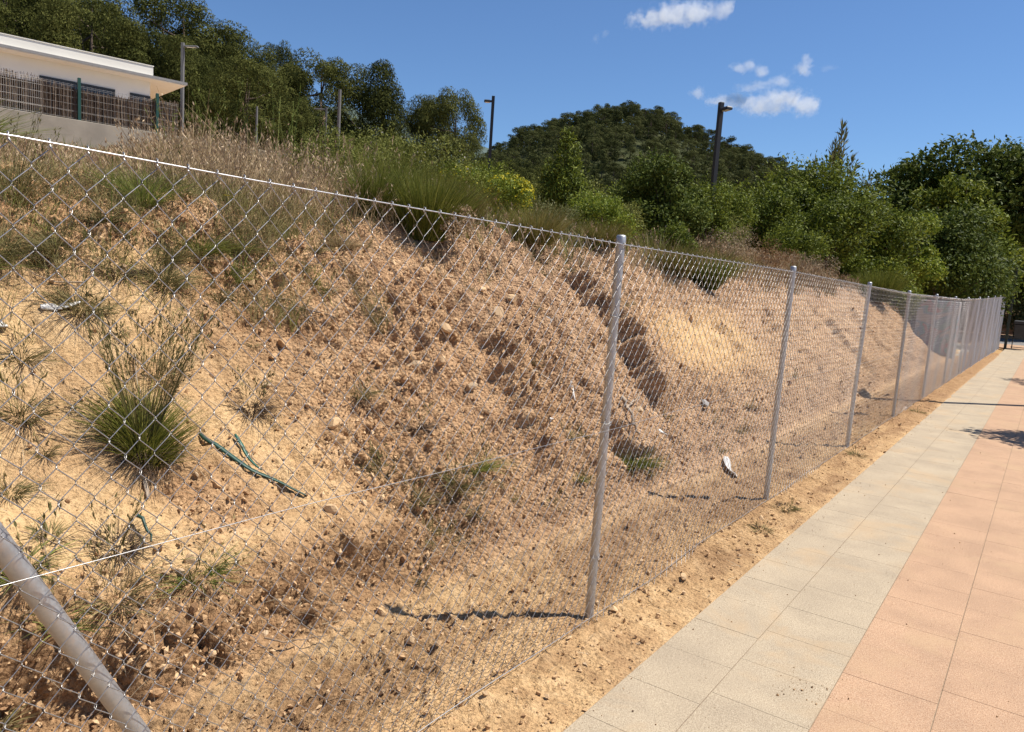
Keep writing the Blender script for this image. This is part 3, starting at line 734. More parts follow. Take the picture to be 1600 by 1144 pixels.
# lamp beside the path whose shadow crosses the paving (just outside the picture)
lamp('street_lamp', 0.27, 15.39, 6.7, .115, R(90), 'dark square lamp post standing on the pink paving beside the path', LAMP, .42, False, 0.0)

# ================================================================== CHAIN-LINK FENCE
def fx(y): return -1.6+(.16*(y-6)/27 if y > 6 else 0.0)
_zt = ([-3, .65, 1.1, 3.1, 5.9, 8.6, 11.5, 14.5, 18, 21.3, 25, 28.6, 32.6, 34], [1.82, 1.817, 1.807, 1.783, 1.765, 1.725, 1.685, 1.68, 1.675, 1.71, 1.775, 1.84, 1.91, 1.93])
_zg = ([-3, 5, 8.6, 11.5, 16, 20, 25, 33, 34], [.0, .0, -.005, -.012, -.015, -.01, .0, .005, .01])
def ztop(y): return float(np.interp(y, *_zt))
fence = empty('chain_link_fence', (fx(0), 0, 0))
tag(fence, 'long galvanised chain-link fence on thin round posts between the bank and the path', 'fence')
FO = fx(0)
py_ = [-2.42, .34, 3.1, 5.86, 8.64, 11.42, 14.2, 17.0, 19.8, 22.5, 25.3, 28.0, 30.7, 33.2]
lean = {3.1: (.0, .008), 5.86: (.02, -.01), 8.64: (.03, 0)}
for y in py_:
    zt = ztop(y)+.035; lx, ly = lean.get(y, (random.uniform(-.015, .015), random.uniform(-.01, .01)))
    x = fx(y)-FO-.030
    V, F = tube([(x, y, -.25), (x+lx*.5, y+ly*.5, zt*.5), (x+lx, y+ly, zt)], .0208, 16)
    p = link('post', mesh_data('post', V, F, [GALV], True), fence)
    V, F = tube([(0, 0, -.03), (0, 0, .003), (0, 0, .009), (0, 0, .011)], [.0222, .0222, .018, .002], 16)
    link('cap', mesh_data('cap', V, F, [GALV], True), p, (x+lx, y+ly, zt))
    if -1 < y < 12:
        for zt_ in (.30, .95, 1.45):
            a = np.linspace(0, 7.2, 22); rr_ = .0228+.0015*np.sin(a*3)
            V, F = tube(np.stack([x+rr_*np.cos(a)*1.0+.003, y+rr_*np.sin(a), zt_+.0022*a+.004*np.sin(a*2)], -1), .0014, 4)
            link('tie_wire', mesh_data('tie_wire', V, F, [WIRE], True), p)
# mesh panels, bay by bay: interlocked zigzag strands
PIT = .0355; ROW = .0395; WR = .0012
def wave(y, z): return .006*math.sin(y*2.3+z*1.7)+.005*math.sin(y*5.1-z*3.1+1)
k = 0
for b0, b1 in zip(py_[:-1], py_[1:]):
    gm = Geo(); y = b0; far_ = b0 > 11
    n = int(round((b1-b0)/PIT)); pit = (b1-b0)/n
    for i in range(n):
        yc = b0+(i+.5)*pit; zt = ztop(yc)-.006; rows = int(zt/ROW)+1
        j = np.arange(rows+1); z = zt-j*ROW; z[-1] = max(z[-1], -.012)
        par = (j+k) % 2
        z = np.where(j == 0, zt, z)
        zig = np.where(par == 0, -1, 1)*(pit*.5+(.0044 if b0 < 20 else .0022))
        zz = np.repeat(z, 2)[1:-1] if False else z
        sagf = .004*np.sin(yc*9+zz*13)+.003*np.sin(yc*31+zz*7)
        yy = yc+zig+sagf
        flop = np.clip(.07-zz, 0, .1)*(.3*math.sin(yc*2.1)+.2*math.sin(yc*6.3+1)+.1)*(1.0 if b0 < 8 else .15)
        xx = np.array([fx(yc)-FO+wave(yc, q) for q in zz])+np.where(par == 0, .0015, -.0015)+flop
        # rounded bends: split each corner in two points
        P = np.stack([xx, yy, zz], -1)
        A = P.copy(); Bp = P.copy()
        A[1:] += (P[:-1]-P[1:])*.08; Bp[:-1] += (P[1:]-P[:-1])*.08
        if b0 < 8:
            A2 = P.copy(); B2 = P.copy(); A2[1:] += (P[:-1]-P[1:])*.17; B2[:-1] += (P[1:]-P[:-1])*.17
            Q = np.stack([A2, A, Bp, B2], 1).reshape(-1, 3)[1:-1] if False else np.concatenate([P[:1], np.stack([A2, A, Bp, B2], 1)[1:-1].reshape(-1, 3), P[-1:]])
        elif b0 < 18: Q = np.stack([A, Bp], 1).reshape(-1, 3)
        else: Q = P
        V, F = tube(Q, WR*(1.0 if b0 < 8 else 1.05 if b0 < 11 else 1.2 if b0 < 16 else 1.4), 4 if b0 < 8 else 3); gm.add(V, F)
        if par[0] == 1 or True:
            if k % 2 == 0 and b0 < 20:      # knuckle over the top wire
                yk = yc-zig[0]*0+zig[0]; xk = xx[0]
                a = np.linspace(-.9, 4.2, 7)
                rr_ = .0075
                Pk = np.stack([xk+rr_*np.cos(a), yk+np.linspace(-.004, .005, 7), ztop(yk)+.001+rr_*np.sin(a)], -1)
                Pk = np.concatenate([[P[1]*.35+P[0]*.65], Pk])
                gm.add(*tube(Pk, .0020, 5))
        k += 1
    gm.obj('mesh_panel', WIRE if b0 < 11 else WIRE_GLINT, fence, True)
yl = np.linspace(-2.42, 33.2, 340)
def wire_line(name, zf, r, off, mt):
    P = np.array([(fx(y)-FO+off+(wave(y, zf(y)) if off else .0), y, zf(y)) for y in yl]); V, F = tube(P, r, 6); link(name, mesh_data(name, V, F, [mt], True), fence)
wire_line('top_wire', lambda y: ztop(y)+.001, .0020, 0.0, TIGHT)
wire_line('middle_wire', lambda y: ztop(y)*.527+.004*math.sin(y*1.3), .0010, .0045, WIRE)
wire_line('bottom_wire', lambda y: .028+.006*math.sin(y*3), .0018, .0045, WIRE)
# diagonal brace of the first bay
V, F = tube([(-.036, .25, 1.69), (-.036, .60, 1.035), (-.036, 1.17, -.06)], .0228, 18); br = link('brace', mesh_data('brace', V, F, [GALV], True), fence)

# ------------------------------------------------------------------ things at the far end of the path
def bar(g, p, q, r, s=8): g.add(*tube([p, ((np.array(p)+np.array(q))/2).tolist(), q], r, s))
gate = empty('end_fence', (-1.26, 33.6, 0)); tag(gate, 'dark green post with rail and strut of the end fence beside the litter bin', 'fence')
link('post', mesh_data('post', *bevbox(.09, .09, -.1, 3.0, .008), [DARKG]), gate)
g_ = Geo(); bar(g_, (-.02, 0, .62), (-.75, 0, .62), .018); g_.obj('rail', DARKG, gate, True)
g_ = Geo(); bar(g_, (-.02, 0, 2.2), (-.5, 0, 1.55), .016); g_.obj('strut', DARKG, gate, True)
binr = empty('litter_bin', (-.80, 33.75, .016)); tag(binr, 'dark square litter bin on a thin leg frame at the far end of the path', 'litter bin')
V, F = bevbox(.52, .40, .42, .92, .02); V[:4, :2] *= .9; link('body', mesh_data('body', V, F, [BINM]), binr)
V, F = bevbox(.58, .46, .93, 1.06, .03); link('hood', mesh_data('hood', V, F, [BINM]), binr)
for sx in (-.25, .25):
    g_ = Geo(); bar(g_, (sx*1.05, 0, 0), (sx*1.05, 0, .98), .016); g_.obj('leg', BINM, binr, True)
g_ = Geo(); bar(g_, (-.30, 0, .06), (.30, 0, .06), .012); g_.obj('foot_bar', BINM, binr, True)

# ================================================================== PLANTS
def leaf_lobes(lobes, n, L, W, up=.35, shell=.55, droop=0.0, wob=.25):
    """leaves spread through ellipsoid lobes, thicker towards the outside, broken outline"""
    vol = np.array([(a*b_*c)**(2/3) for (_, _, _, a, b_, c) in lobes]); pick = rng.choice(len(lobes), n, p=vol/vol.sum())
    lb = np.array(lobes)[pick]
    q = unit(rng.normal(size=(n, 3)))
    # clumping: pull directions toward random clump axes
    ncl = 60; ax = unit(rng.normal(size=(ncl, 3))); own = rng.integers(0, ncl, n)
    q = unit(q*.45+ax[own]*.8)
    rad = (shell+(1-shell)*rng.random(n)**.6)*(1+rng.normal(size=n)*.09+wob*1.5*(np.sin(own*12.9)*.5))
    c = lb[:, :3]+q*lb[:, 3:]*rad[:, None]
    nrm = unit(q*1.1+np.array([0, 0, up])+rng.normal(size=(n, 3))*.5)
    d = unit(rng.normal(size=(n, 3))*.8+q*.7+np.array([0, 0, -droop]))
    sc = rng.uniform(.65, 1.25, n)
    return leaves(c, d, nrm, L*sc, W*sc)

def limbs(root, tips, r0, h0, sides=7):
    g = Geo(); rx, ry = random.uniform(-.1, .1), random.uniform(-.1, .1)
    P = np.array([(0, 0, -.15), (rx*.3*h0, ry*.3*h0, h0*.5), (rx*h0, ry*h0, h0)]); g.add(*tube(P, [r0, r0*.85, r0*.7], sides))
    top = P[-1]
    for tpt in tips:
        tpt = np.array(tpt, float); mid = (top+tpt)/2+np.array([random.uniform(-.08, .08)*h0, random.uniform(-.08, .08)*h0, .12*h0])
        g.add(*tube([top-np.array([0, 0, .03*h0]), mid, tpt], [r0*.55, r0*.38, r0*.08], 5))
    return g

# ---- pines -----------------------------------------------------------
def pine_template(name, kind, seed, mt, nclump=70, per=75, sprig=.34, cs=1.0):
    """crown and trunk of a pine about 1 m tall in unit space (scaled by height)"""
    r = np.random.default_rng(seed); H = 10.0
    cl = []
    for i in range(nclump):
        a = r.uniform(0, 2*math.pi)
        if kind == 'dome':
            z = r.uniform(.30, .97); rad = 3.6*math.sqrt(max(.02, 1-((z-.52)/.49)**2)) if z > .5 else 3.6*(.55+.45*(z-.3)/.2)
        elif kind == 'cone':
            z = r.uniform(.22, 1.0)**.9; rad = 2.6*(1.04-z)**.62*(1+.3*math.sin(z*19+seed))
        else:
            z = r.uniform(.55, .98); rad = 3.5*math.sqrt(max(.03, 1-((z-.72)/.27)**2))
        rr_ = rad*r.uniform(.45, 1.0)**.5*(1+.22*math.sin(a*3+seed)+.12*math.sin(a*7+z*5))
        cl.append((rr_*math.cos(a), rr_*math.sin(a), z*H, r.uniform(.50, 1.05)*cs))
    cl = np.array(cl); n = nclump*per
    own = np.repeat(np.arange(nclump), per)
    q = unit(rng.normal(size=(n, 3))+np.array([0, 0, .45])); rad = 1.03-.26*rng.random(n)**2
    c = cl[own, :3]+q*(cl[own, 3]*rad)[:, None]*np.array([1.0, 1.0, .72])
    d = unit(np.cross(q, rng.normal(size=(n, 3)))+q*.25+np.array([0, 0, .25])); nrm = q+rng.normal(size=(n, 3))*.28
    sc = rng.uniform(.7, 1.3, n)
    V, F = leaves(c, d, nrm, sprig*1.35*sc, sprig*.45*sc, 0)
    crown = mesh_data('crown', V/H, F, [mt])
    g = Geo(); bend = r.uniform(-.5, .5, 2)
    P = np.array([(0, 0, -.6), (bend[0]*.4, bend[1]*.4, H*.33), (bend[0], bend[1], H*.62), (bend[0]*.6, bend[1]*.6, H*.93)]); g.add(*tube(P/H, np.array([.24, .19, .13, .03])/H, 7))
    for i in range(9):
        tz = r.uniform(.4, .85); t0 = np.array([bend[0]*tz, bend[1]*tz, H*tz*.92]); tp = cl[r.integers(nclump), :3]
        g.add(*tube(np.array([t0, (t0+tp)/2+[0, 0, -.15], tp])/H, np.array([.09, .06, .02])/H, 4))
    return crown, g.data('trunk', [BARK], True)
near_pines = [pine_template('p', k, s, PINE, 52, 430, .155, 1.5) for k, s in (('dome', 1), ('dome', 2), ('cone', 3), ('umbrella', 4), ('dome', 5))]
far_pines = [pine_template('p', k, s, PINEF, 30, 125, .38, 1.75) for k, s in (('dome', 11), ('dome', 12), ('dome', 13), ('cone', 14), ('dome', 16))]
def pine(x, y, h, tpl, wscale, label, group=None, z=None, name='pine_tree'):
    zg = float(terrain(x, y)) if z is None else z
    e = empty(name, (x, y, zg-.2), random.uniform(0, 6.28), (h*wscale, h*wscale, h+.2)); tag(e, label, 'tree', group)
    link('crown', tpl[0], e); link('trunk', tpl[1], e); return e

# trees that shape the skyline left of the gap: azimuth (deg left of the path), distance, top height, template, width, label
def polar(az, d): return -math.sin(R(az))*d, math.cos(R(az))*d
SKY = [(63.8, 62, 17.4, 0, .95, 'tall round-headed pine on the ridge straight above the white roof', ),
       (61.9, 66, 16.6, 3, .85, 'lower flat-topped pine at the right shoulder of the dense ridge pines'),
       (59.3, 58, 18.1, 0, 1.0, 'broad domed pine with the highest crown behind the grey lamp post'),
       (57.2, 60, 17.4, 1, .95, 'domed pine just right of the tallest crown behind the lamp post'),
       (55.2, 57, 15.3, 4, .85, 'mid-green pine on the falling skyline right of the domed pines'),
       (53.0, 64, 17.4, 3, .42, 'pine with a small lone tuft standing above the falling skyline'),
       (52.4, 57, 14.4, 2, .8, 'dense pine below the lone tuft on the skyline'),
       (50.2, 56, 15.2, 1, .88, 'broad dark pine behind the bare pale grey pole'),
       (48.5, 58, 15.0, 4, .75, 'right half of the broad dark pine pair beside the sky gap'),
       (45.8, 55, 14.85, 2, .78, 'conical pine standing alone between two sky gaps'),
       (44.1, 57, 12.6, 4, .55, 'small bushy pine leaning against the conical pine'),
       (42.3, 58, 13.6, 0, .62, 'grey-green pine left of the umbrella pine'),
       (40.5, 56, 13.7, 3, .62, 'umbrella-headed pine at the right end of the pine row'),
       (39.6, 54, 10.6, 4, .55, 'low pine under the umbrella pine beside the sky gap')]
for az, d, zt, k_, ws, lb in SKY:
    x, y = polar(az, d); zg = float(terrain(x, y)); pine(x, y, zt-zg, near_pines[k_], ws, lb, 'pines of the near wooded slope')
# the body of the near wood: rows of pines in front of and behind the skyline
cnt = 0
for ring, (d0, num, hmin, hmax) in enumerate(((47, 15, 6.5, 8.5), (55, 15, 8.0, 10), (64, 16, 8.0, 10.5), (76, 15, 8, 10.5), (90, 15, 7, 10))):
    for i in range(num):
        az = 40.5+(86-40.5)*(i+.5+random.uniform(-.35, .35))/num
        if az < 52 and d0 > 60: continue
        if az < 47 and ring > 0: continue
        d = d0+random.uniform(-3, 3); x, y = polar(az, d)
        cap = np.interp(az, [39, 41, 44, 46, 50, 54, 57, 62, 66, 90], [.125, .13, .13, .135, .17, .215, .24, .235, .30, .34])*d+1.63
        h = min(random.uniform(hmin, hmax), cap-float(terrain(x, y)))
        if h < 3: continue
        pine(x, y, h, near_pines[random.choice((0, 1, 2, 4))], random.uniform(.75, 1.0), 'dark green pine packed among others on the near wooded slope', 'pines massed on the near slope')
# row of young pines and bushes right below the gap
for az, d, zt in ((38.6, 60, 9.8), (37.2, 62, 10.0), (36.0, 64, 10.6), (34.6, 66, 10.2), (33.5, 70, 10.8), (32.0, 72, 10.2), (30.0, 75, 9.6), (28.2, 74, 9.0), (25.6, 76, 9.2), (23.5, 72, 8.6), (21.5, 78, 9.0), (19.8, 70, 8.6), (18.4, 72, 9.0)):
    x, y = polar(az, d); zg = float(terrain(x, y)); pine(x, y, max(3, zt-zg), near_pines[random.choice((0, 1, 4))], .95, 'low rounded pine at the foot of the central wooded hill', 'low pines at the hill foot')
# the wooded hill across: every crown is a tree
spots = []
tries = 0
while len(spots) < 285 and tries < 20000:
    tries += 1
    az = random.uniform(14.5, 39.6); d = 150+125*random.random()**.8
    x, y = polar(az, d)
    if all((x-a)**2+(y-b_)**2 > 4.2**2 for a, b_ in spots): spots.append((x, y))
for (x, y) in spots:
    d = math.hypot(x, y)
    pine(x, y, random.uniform(3.9, 7.2)*(.8+.2*d/260), random.choice(far_pines), random.uniform(.85, 1.3), 'rounded pine in the wood covering the central hill', 'pines on the central hill')
# pines of the same wood past the 300 that show singly, and on the hill's back
extra = Geo(); cnt = 0
while cnt < 420:
    az = random.uniform(12, 40.5); d = random.uniform(140, 300); x, y = polar(az, d)
    if min((x-a)**2+(y-b_)**2 for a, b_ in spots) < 3.0**2: continue
    cnt += 1; h = random.uniform(4.0, 6.2); zg = float(terrain(x, y)); n = 120
    q = unit(rng.normal(size=(n, 3))); rad = rng.uniform(.5, 1.05, n)
    c = np.array([x, y, zg+h*.55])+q*rad[:, None]*np.array([h*.42, h*.42, h*.42])
    V, F = leaves(c, q+rng.normal(size=(n, 3))*.6, rng.normal(size=(n, 3)), rng.uniform(.5, .95, n), .32, 0); extra.add(V, F)
tag(extra.obj('hill_woodland', PINEF), kind='stuff')

# ---- broad-leaved trees and bushes ------------------------------------
def bush(name, x, y, lobes, n, L, W, mt, label, cat='bush', trunk=None, group=None, part='foliage', droop=0.0, up=.35, z=None, extra=None, shell=.5, wob=.25):
    zg = ground_z(x, y) if z is None else z
    e = empty(name, (x, y, zg-.03), 0); tag(e, label, cat, group)
    V, F = leaf_lobes(lobes, n, L, W, up, shell, droop, wob); link(part, mesh_data(part, V, F, [mt]), e)
    tips = [tuple(np.array(l[:3])+np.array([0, 0, .2*l[5]])) for l in lobes[:9]]
    h0 = min(l[2] for l in lobes)*.6+.05
    r0 = trunk if trunk else .02*max(l[2]+l[5] for l in lobes)
    limbs(None, tips, r0, h0).obj('trunk' if cat == 'tree' else 'stems', BARK, e, True)
    if extra: extra(e, lobes)
    return e
def crown_lobes(h, wd_, nl, base=.3, seed=0, tall=1.0):
    r = random.Random(seed); nl = int(nl*1.5); out = [(0, 0, h*.58, wd_*.28, wd_*.28, h*.30)]
    for i in range(nl):
        a = i*2.4+r.uniform(-.4, .4); f = r.uniform(.3, .95); zz_ = base*h+(h*(1-base)*.82)*f*tall
        rad = wd_*.40*math.sqrt(max(.10, 1-(2*f-1.0)**2))*r.uniform(.55, 1.2)
        s = r.choice((.10, .13, .16, .2, .25))*wd_*r.uniform(.85, 1.15)
        out.append((rad*math.cos(a), rad*math.sin(a), zz_, s, s, s*r.uniform(.7, 1.1)))
    return out

# far right: trees behind the end of the fence
bush('broadleaf_tree', -6.93, 22.98, crown_lobes(4.9, 3.0, 16, .05, 1), 15000, .13, .06, BROAD, 'green leafy tree at the left edge of the big clump behind the fence', 'tree', .09, z=.6)
bush('broadleaf_tree', -6.21, 25.25, crown_lobes(6.3, 4.3, 20, .08, 2), 22000, .13, .06, BROAD, 'tallest rounded green tree of the clump, in front of the feathery shoots', 'tree', .11, z=0)
bush('broadleaf_tree', -4.95, 24.9, crown_lobes(5.5, 3.0, 16, .08, 3), 14000, .13, .06, BROAD, 'green tree at the right side of the clump nearest the round dark tree', 'tree', .09, z=0)
bush('leafy_bush', -5.77, 19.4, crown_lobes(2.1, 2.1, 12, .05, 4), 9000, .085, .042, BROAD, 'mid-green leafy bush low in front of the big clump', 'bush', .03)
bush('leafy_bush', -4.9, 20.9, crown_lobes(2.5, 2.4, 13, .05, 5), 10000, .09, .045, BROAD, 'dense green bush below the tall clump beside the last brown soil mound', 'bush', .03)
bush('leafy_bush', -4.30, 24.2, crown_lobes(3.4, 2.2, 12, .05, 6), 9000, .11, .05, BROAD, 'green bush filling the gap left of the round dark tree', 'bush', .04, z=0)
bush('leafy_bush', -5.4, 22.6, crown_lobes(3.6, 2.6, 14, .05, 61), 11000, .11, .05, BROAD, 'shaded green bush in the middle of the clump under the tall tree', 'bush', .04, z=.3)
bush('broadleaf_tree', -5.40, 41.65, crown_lobes(9.9, 6.2, 24, .2, 7), 26000, .26, .13, DARKL, 'big dark domed tree rising behind the others right of the sky dip', 'tree', .2, z=0)
bush('broadleaf_tree', -3.70, 38.2, crown_lobes(8.2, 4.6, 18, .15, 8), 17000, .22, .11, BROAD, 'mid-green tree between the big dark dome and the right edge', 'tree', .16, z=0)
bush('broadleaf_tree', -4.16, 29.71, crown_lobes(5.1, 2.0, 10, .35, 9), 6500, .13, .065, YGRN, 'slim yellow-green tree top showing between darker crowns', 'tree', .06, z=0)
bush('broadleaf_tree', -3.47, 32.82, crown_lobes(5.0, 4.4, 20, .18, 10), 21000, .15, .08, DARKL, 'round dark tree hanging low over the far end of the fence', 'tree', .12, z=0, droop=.6)
bush('broadleaf_tree', -2.25, 40.6, crown_lobes(9.8, 5.2, 22, .15, 12), 22000, .24, .12, DARKL, 'tall dark tree cut by the right edge of the picture', 'tree', .2, z=0)
bush('broadleaf_tree', -.4, 44.5, crown_lobes(9.5, 5.5, 18, .1, 13), 15000, .26, .13, DARKL, 'dark tree beyond the block wall at the right edge', 'tree', .2, z=0)
bush('leafy_bush', -2.3, 44.6, [(a_*.9-1.2, random.uniform(-.3, .3), .9+.5*random.random(), .8, .7, .9) for a_ in range(5)], 9000, .15, .05, OLIVE, 'pale flowering oleander hedge in front of the block wall', 'hedge', .04, z=0)
bush('leafy_bush', -5.6, 38.0, crown_lobes(4.5, 4.5, 14, .05, 15), 9000, .2, .09, DARKL, 'dark undergrowth bush behind the far end of the fence', 'bush', .06, z=0)
bush('leafy_bush', -9.3, 27.6, crown_lobes(5.2, 4.8, 16, .05, 16), 13000, .15, .07, BROAD, 'green bush behind the left edge of the big clump', 'bush', .06, z=.6)
for x_, y_, h_, w_, m_, lb in ((-2.8, 50.5, 5.5, 6, DARKL, 'dark green tree behind the middle of the block wall'), (.3, 52, 6.5, 6, BROAD, 'green tree behind the right end of the block wall'), (-6.5, 52, 6, 6.5, BROAD, 'broad green tree behind the left end of the block wall'), (3.5, 56, 8, 7, DARKL, 'big dark tree far behind the block wall')):
    bush('broadleaf_tree', x_, y_, crown_lobes(h_, w_, 14, .02, int(abs(x_)*10)), 9000, .3, .15, m_, lb, 'tree', .15, z=0)
# feathery shoots above the clump
def shoots(name, x, y, h, wd_, n, L, label, mt, z):
    e = empty(name, (x, y, z)); tag(e, label, 'tree')
    nst = 26; a = rng.uniform(0, 6.28, nst); rad = rng.uniform(0, .5, nst)*wd_; top = h*(1-.35*(rad/(wd_*.5))**1.3)*rng.uniform(.86, 1.0, nst)
    g = Geo(); P = []; D = []
    for i in range(nst):
        p0 = np.array([math.cos(a[i])*rad[i]*.2, math.sin(a[i])*rad[i]*.2, 0]); p1 = np.array([math.cos(a[i])*rad[i]*.9, math.sin(a[i])*rad[i]*.9, top[i]])
        g.add(*tube([p0, (p0+p1)/2+[0, 0, .1], p1], [.05, .03, .008], 4))
        tt = rng.uniform(.35, 1.0, n//nst); P.append(p0+(p1-p0)*tt[:, None]); D.append(unit(unit(p1-p0)[None]+rng.normal(size=(len(tt), 3))*.35))
    P = np.concatenate(P); D = np.concatenate(D)
    V, F = leaves(P+D*L*.4, D, rng.normal(size=P.shape), L*rng.uniform(.6, 1.2, len(P)), L*.14, 0); link('foliage', mesh_data('foliage', V, F, [mt]), e); g.obj('trunk', BARK, e, True)
shoots('feathery_tree', -6.85, 29.2, 7.6, 3.6, 3800, .34, 'feathery upright grey-green shoots sticking out above the leafy clump', OLIVE, 0)
shoots('cypress_tree', -3.2, 46, 8.6, 1.2, 3000, .4, 'thin dark cypress tip between the dark dome and the right-hand trees', DARKL, 0)

# crest and field bushes
def sprinkle(mt, part, n, size, zlo=.55):
    def fn(e, lobes):
        lb = np.array(lobes)[rng.integers(0, len(lobes), n)]; q = unit(rng.normal(size=(n, 3))+np.array([.25, -.2, .7])); c = lb[:, :3]+q*lb[:, 3:]*1.03
        V, F = leaves(c, rng.normal(size=(n, 3)), q+rng.normal(size=(n, 3))*.3, size, size*.9, 0); tag(link(part, mesh_data(part, V, F, [mt]), e), kind='stuff')
    return fn
bush('leafy_bush', -6.15, 6.6, crown_lobes(1.02, 1.5, 14, .1, 21), 9000, .042, .016, SCRUBG, 'leafy green bush with a few pale flowers behind the big green broom', 'bush', .015, extra=sprinkle(WFLOW, 'flower', 60, .022))
bush('leafy_bush', -6.9, 6.1, crown_lobes(.92, 1.3, 12, .1, 22), 7000, .04, .016, SCRUBG, 'darker leafy bush left of the pale-flowered bush on the crest', 'bush', .015)
bush('flowering_bush', -5.36, 7.3, crown_lobes(.78, .75, 10, .1, 23), 4200, .036, .016, YGRN, 'spurge bush covered with bright yellow flower heads on the crest', 'bush', .012, extra=sprinkle(YFLOW, 'flower', 620, .030))
bush('flowering_bush', -5.75, 6.75, crown_lobes(.82, .6, 8, .1, 24), 2400, .034, .015, YGRN, 'smaller yellow-flowered spurge left of the bright one', 'bush', .012, extra=sprinkle(YFLOW, 'flower', 120, .026))
bush('young_tree', -6.41, 10.14, [(0, 0, .8, .38, .38, .5), (.05, 0, 1.25, .22, .22, .42), (-.22, .1, .75, .28, .28, .35), (.25, -.1, .7, .28, .28, .35), (.02, 0, 1.52, .09, .09, .2), (-.3, 0, 1.05, .12, .12, .22)], 5200, .085, .022, BROAD, 'slender young tree with drooping narrow leaves on the crest', 'tree', .022, droop=.7)
bush('leafy_bush', -4.91, 8.75, crown_lobes(.78, .75, 12, .05, 25), 6500, .036, .018, YGRN, 'rounded yellow-green bush right of the young tree', 'bush', .013)
bush('broadleaf_tree', -5.45, 11.8, crown_lobes(1.75, 1.55, 18, .04, 26), 14000, .062, .034, DARKL, 'dense dark green bushy tree in the middle of the crest', 'tree', .035)
bush('leafy_bush', -6.35, 12.6, crown_lobes(1.5, 1.2, 12, .04, 27), 7000, .06, .03, BROAD, 'mid-green bush left of and behind the dark bushy tree', 'bush', .025)
bush('leafy_bush', -5.97, 15.9, crown_lobes(1.75, 1.5, 14, .05, 28), 9000, .07, .034, BROAD, 'green bush around the foot of the nearest lamp post', 'bush', .025)
bush('leafy_bush', -7.6, 12.2, crown_lobes(1.35, 1.5, 12, .05, 29), 7000, .06, .02, SCRUBG, 'dull green bush between the young tree and the dark bushy tree', 'bush', .025)
bush('leafy_bush', -7.5, 15.9, crown_lobes(1.7, 1.8, 13, .05, 30), 8000, .07, .03, SCRUBG, 'dull green bush further back below the central hill', 'bush', .025)
bush('leafy_bush', -4.98, 12.55, crown_lobes(1.5, 1.1, 12, .05, 77), 7500, .055, .026, BROAD, 'fresh green bush hiding the lower half of the nearest lamp post', 'bush', .02)
bush('dry_bush', -4.46, 12.4, crown_lobes(.72, 1.2, 12, .05, 31), 3200, .05, .008, DRYB, 'dry grey-tan bush on the crest below the nearest lamp post', 'bush', .012)
bush('dry_bush', -4.45, 14.3, crown_lobes(.62, 1.2, 10, .05, 32), 2600, .05, .009, RUST, 'rust-brown dry bush on the crest beyond the grey-tan one', 'bush', .012)
bush('dry_bush', -4.3, 16.6, crown_lobes(.62, 1.3, 10, .05, 33), 2400, .06, .010, DRYB, 'dry brown brush left of the last soil mound', 'bush', .012)
bush('dry_bush', -4.18, 4.95, crown_lobes(.42, .42, 9, .15, 34), 2200, .026, .012, SEED, 'small bush of pale tan seed heads beside the big green broom', 'bush', .008)


for q_, (x_, y_, h_, w_, m_, lf, lw, lb) in enumerate((
    (-6.0, 5.6, .75, .9, SCRUBG, .036, .014, 'soft green bush at the left back of the big broom'),
    (-7.6, 7.0, 1.05, 1.5, SCRUBG, .045, .018, 'pale green bush on the skyline of the field left of the lamp post'),
    (-8.4, 8.6, 1.0, 1.6, OLIVE, .05, .018, 'olive bush on the field skyline just left of the far lamp post'),
    (-6.3, 8.4, .7, .9, YGRN, .038, .016, 'light green bush between the yellow spurge and the young tree'),
    (-5.2, 8.0, .55, .8, OLIVE, .035, .012, 'low olive bush right of the bright yellow spurge'),
    (-5.3, 9.9, .75, .9, SCRUBG, .042, .016, 'green bush between the rounded yellow-green one and the dark bushy tree'),
    (-4.75, 10.7, .6, .8, BROAD, .042, .02, 'small fresh green bush at the left foot of the dark bushy tree'),
    (-5.1, 13.4, .95, 1.1, SCRUBG, .05, .02, 'green bush right of the dark bushy tree beside the lamp post'),
    (-8.8, 11.2, 1.2, 1.7, BROAD, .06, .024, 'leafy green bush behind the young tree under the hill'),
    (-6.6, 14.4, 1.2, 1.4, BROAD, .06, .026, 'fresh green bush left of the nearest lamp post'),
    (-4.9, 17.6, 1.1, 1.5, BROAD, .07, .03, 'fresh green bush left of the tall clump above the dry brush'),
    (-7.4, 18.6, 1.9, 2.2, BROAD, .08, .036, 'leafy green bush between the lamp post and the tall clump'))):
    bush('leafy_bush', x_, y_, crown_lobes(h_, w_, 11, .05, 200+q_), int(5200*max(1, h_)), lf, lw, m_, lb, 'bush', .014)
# brooms: thin upright stems
def broom(name, x, y, h, wd_, n, mt, label, spread=.42, wid=.006, group=None, bend=.18, z=None, cat='bush', tuft=False):
    zg = ground_z(x, y) if z is None else z
    e = empty(name, (x, y, zg-.02)); tag(e, label, cat, group)
    a = rng.uniform(0, 6.28, n); r0 = np.sqrt(rng.random(n))*wd_*.22
    base = np.stack([np.cos(a)*r0, np.sin(a)*r0, np.zeros(n)], -1)
    d = unit(np.stack([np.cos(a)*spread*r0/(wd_*.22)*wd_/h*.8, np.sin(a)*spread*r0/(wd_*.22)*wd_/h*.8, np.ones(n)], -1)+rng.normal(size=(n, 3))*.17)
    V, F = blades(base, d, h*rng.uniform(.55, 1.08, n), wid*rng.uniform(.7, 1.3, n), bend*rng.uniform(.2, 1.6, n), 3)
    link('stems' if not tuft else 'blades', mesh_data('stems', V, F, [mt]), e)
    return e
broom('broom_bush', -4.40, 4.85, .64, .70, 3000, BROOM, 'big bright green broom bush of upright stems on the crest', wid=.007)
broom('broom_bush', -4.72, 4.50, .50, .5, 1300, BROOM, 'grey-green left half of the big broom bush', wid=.006)
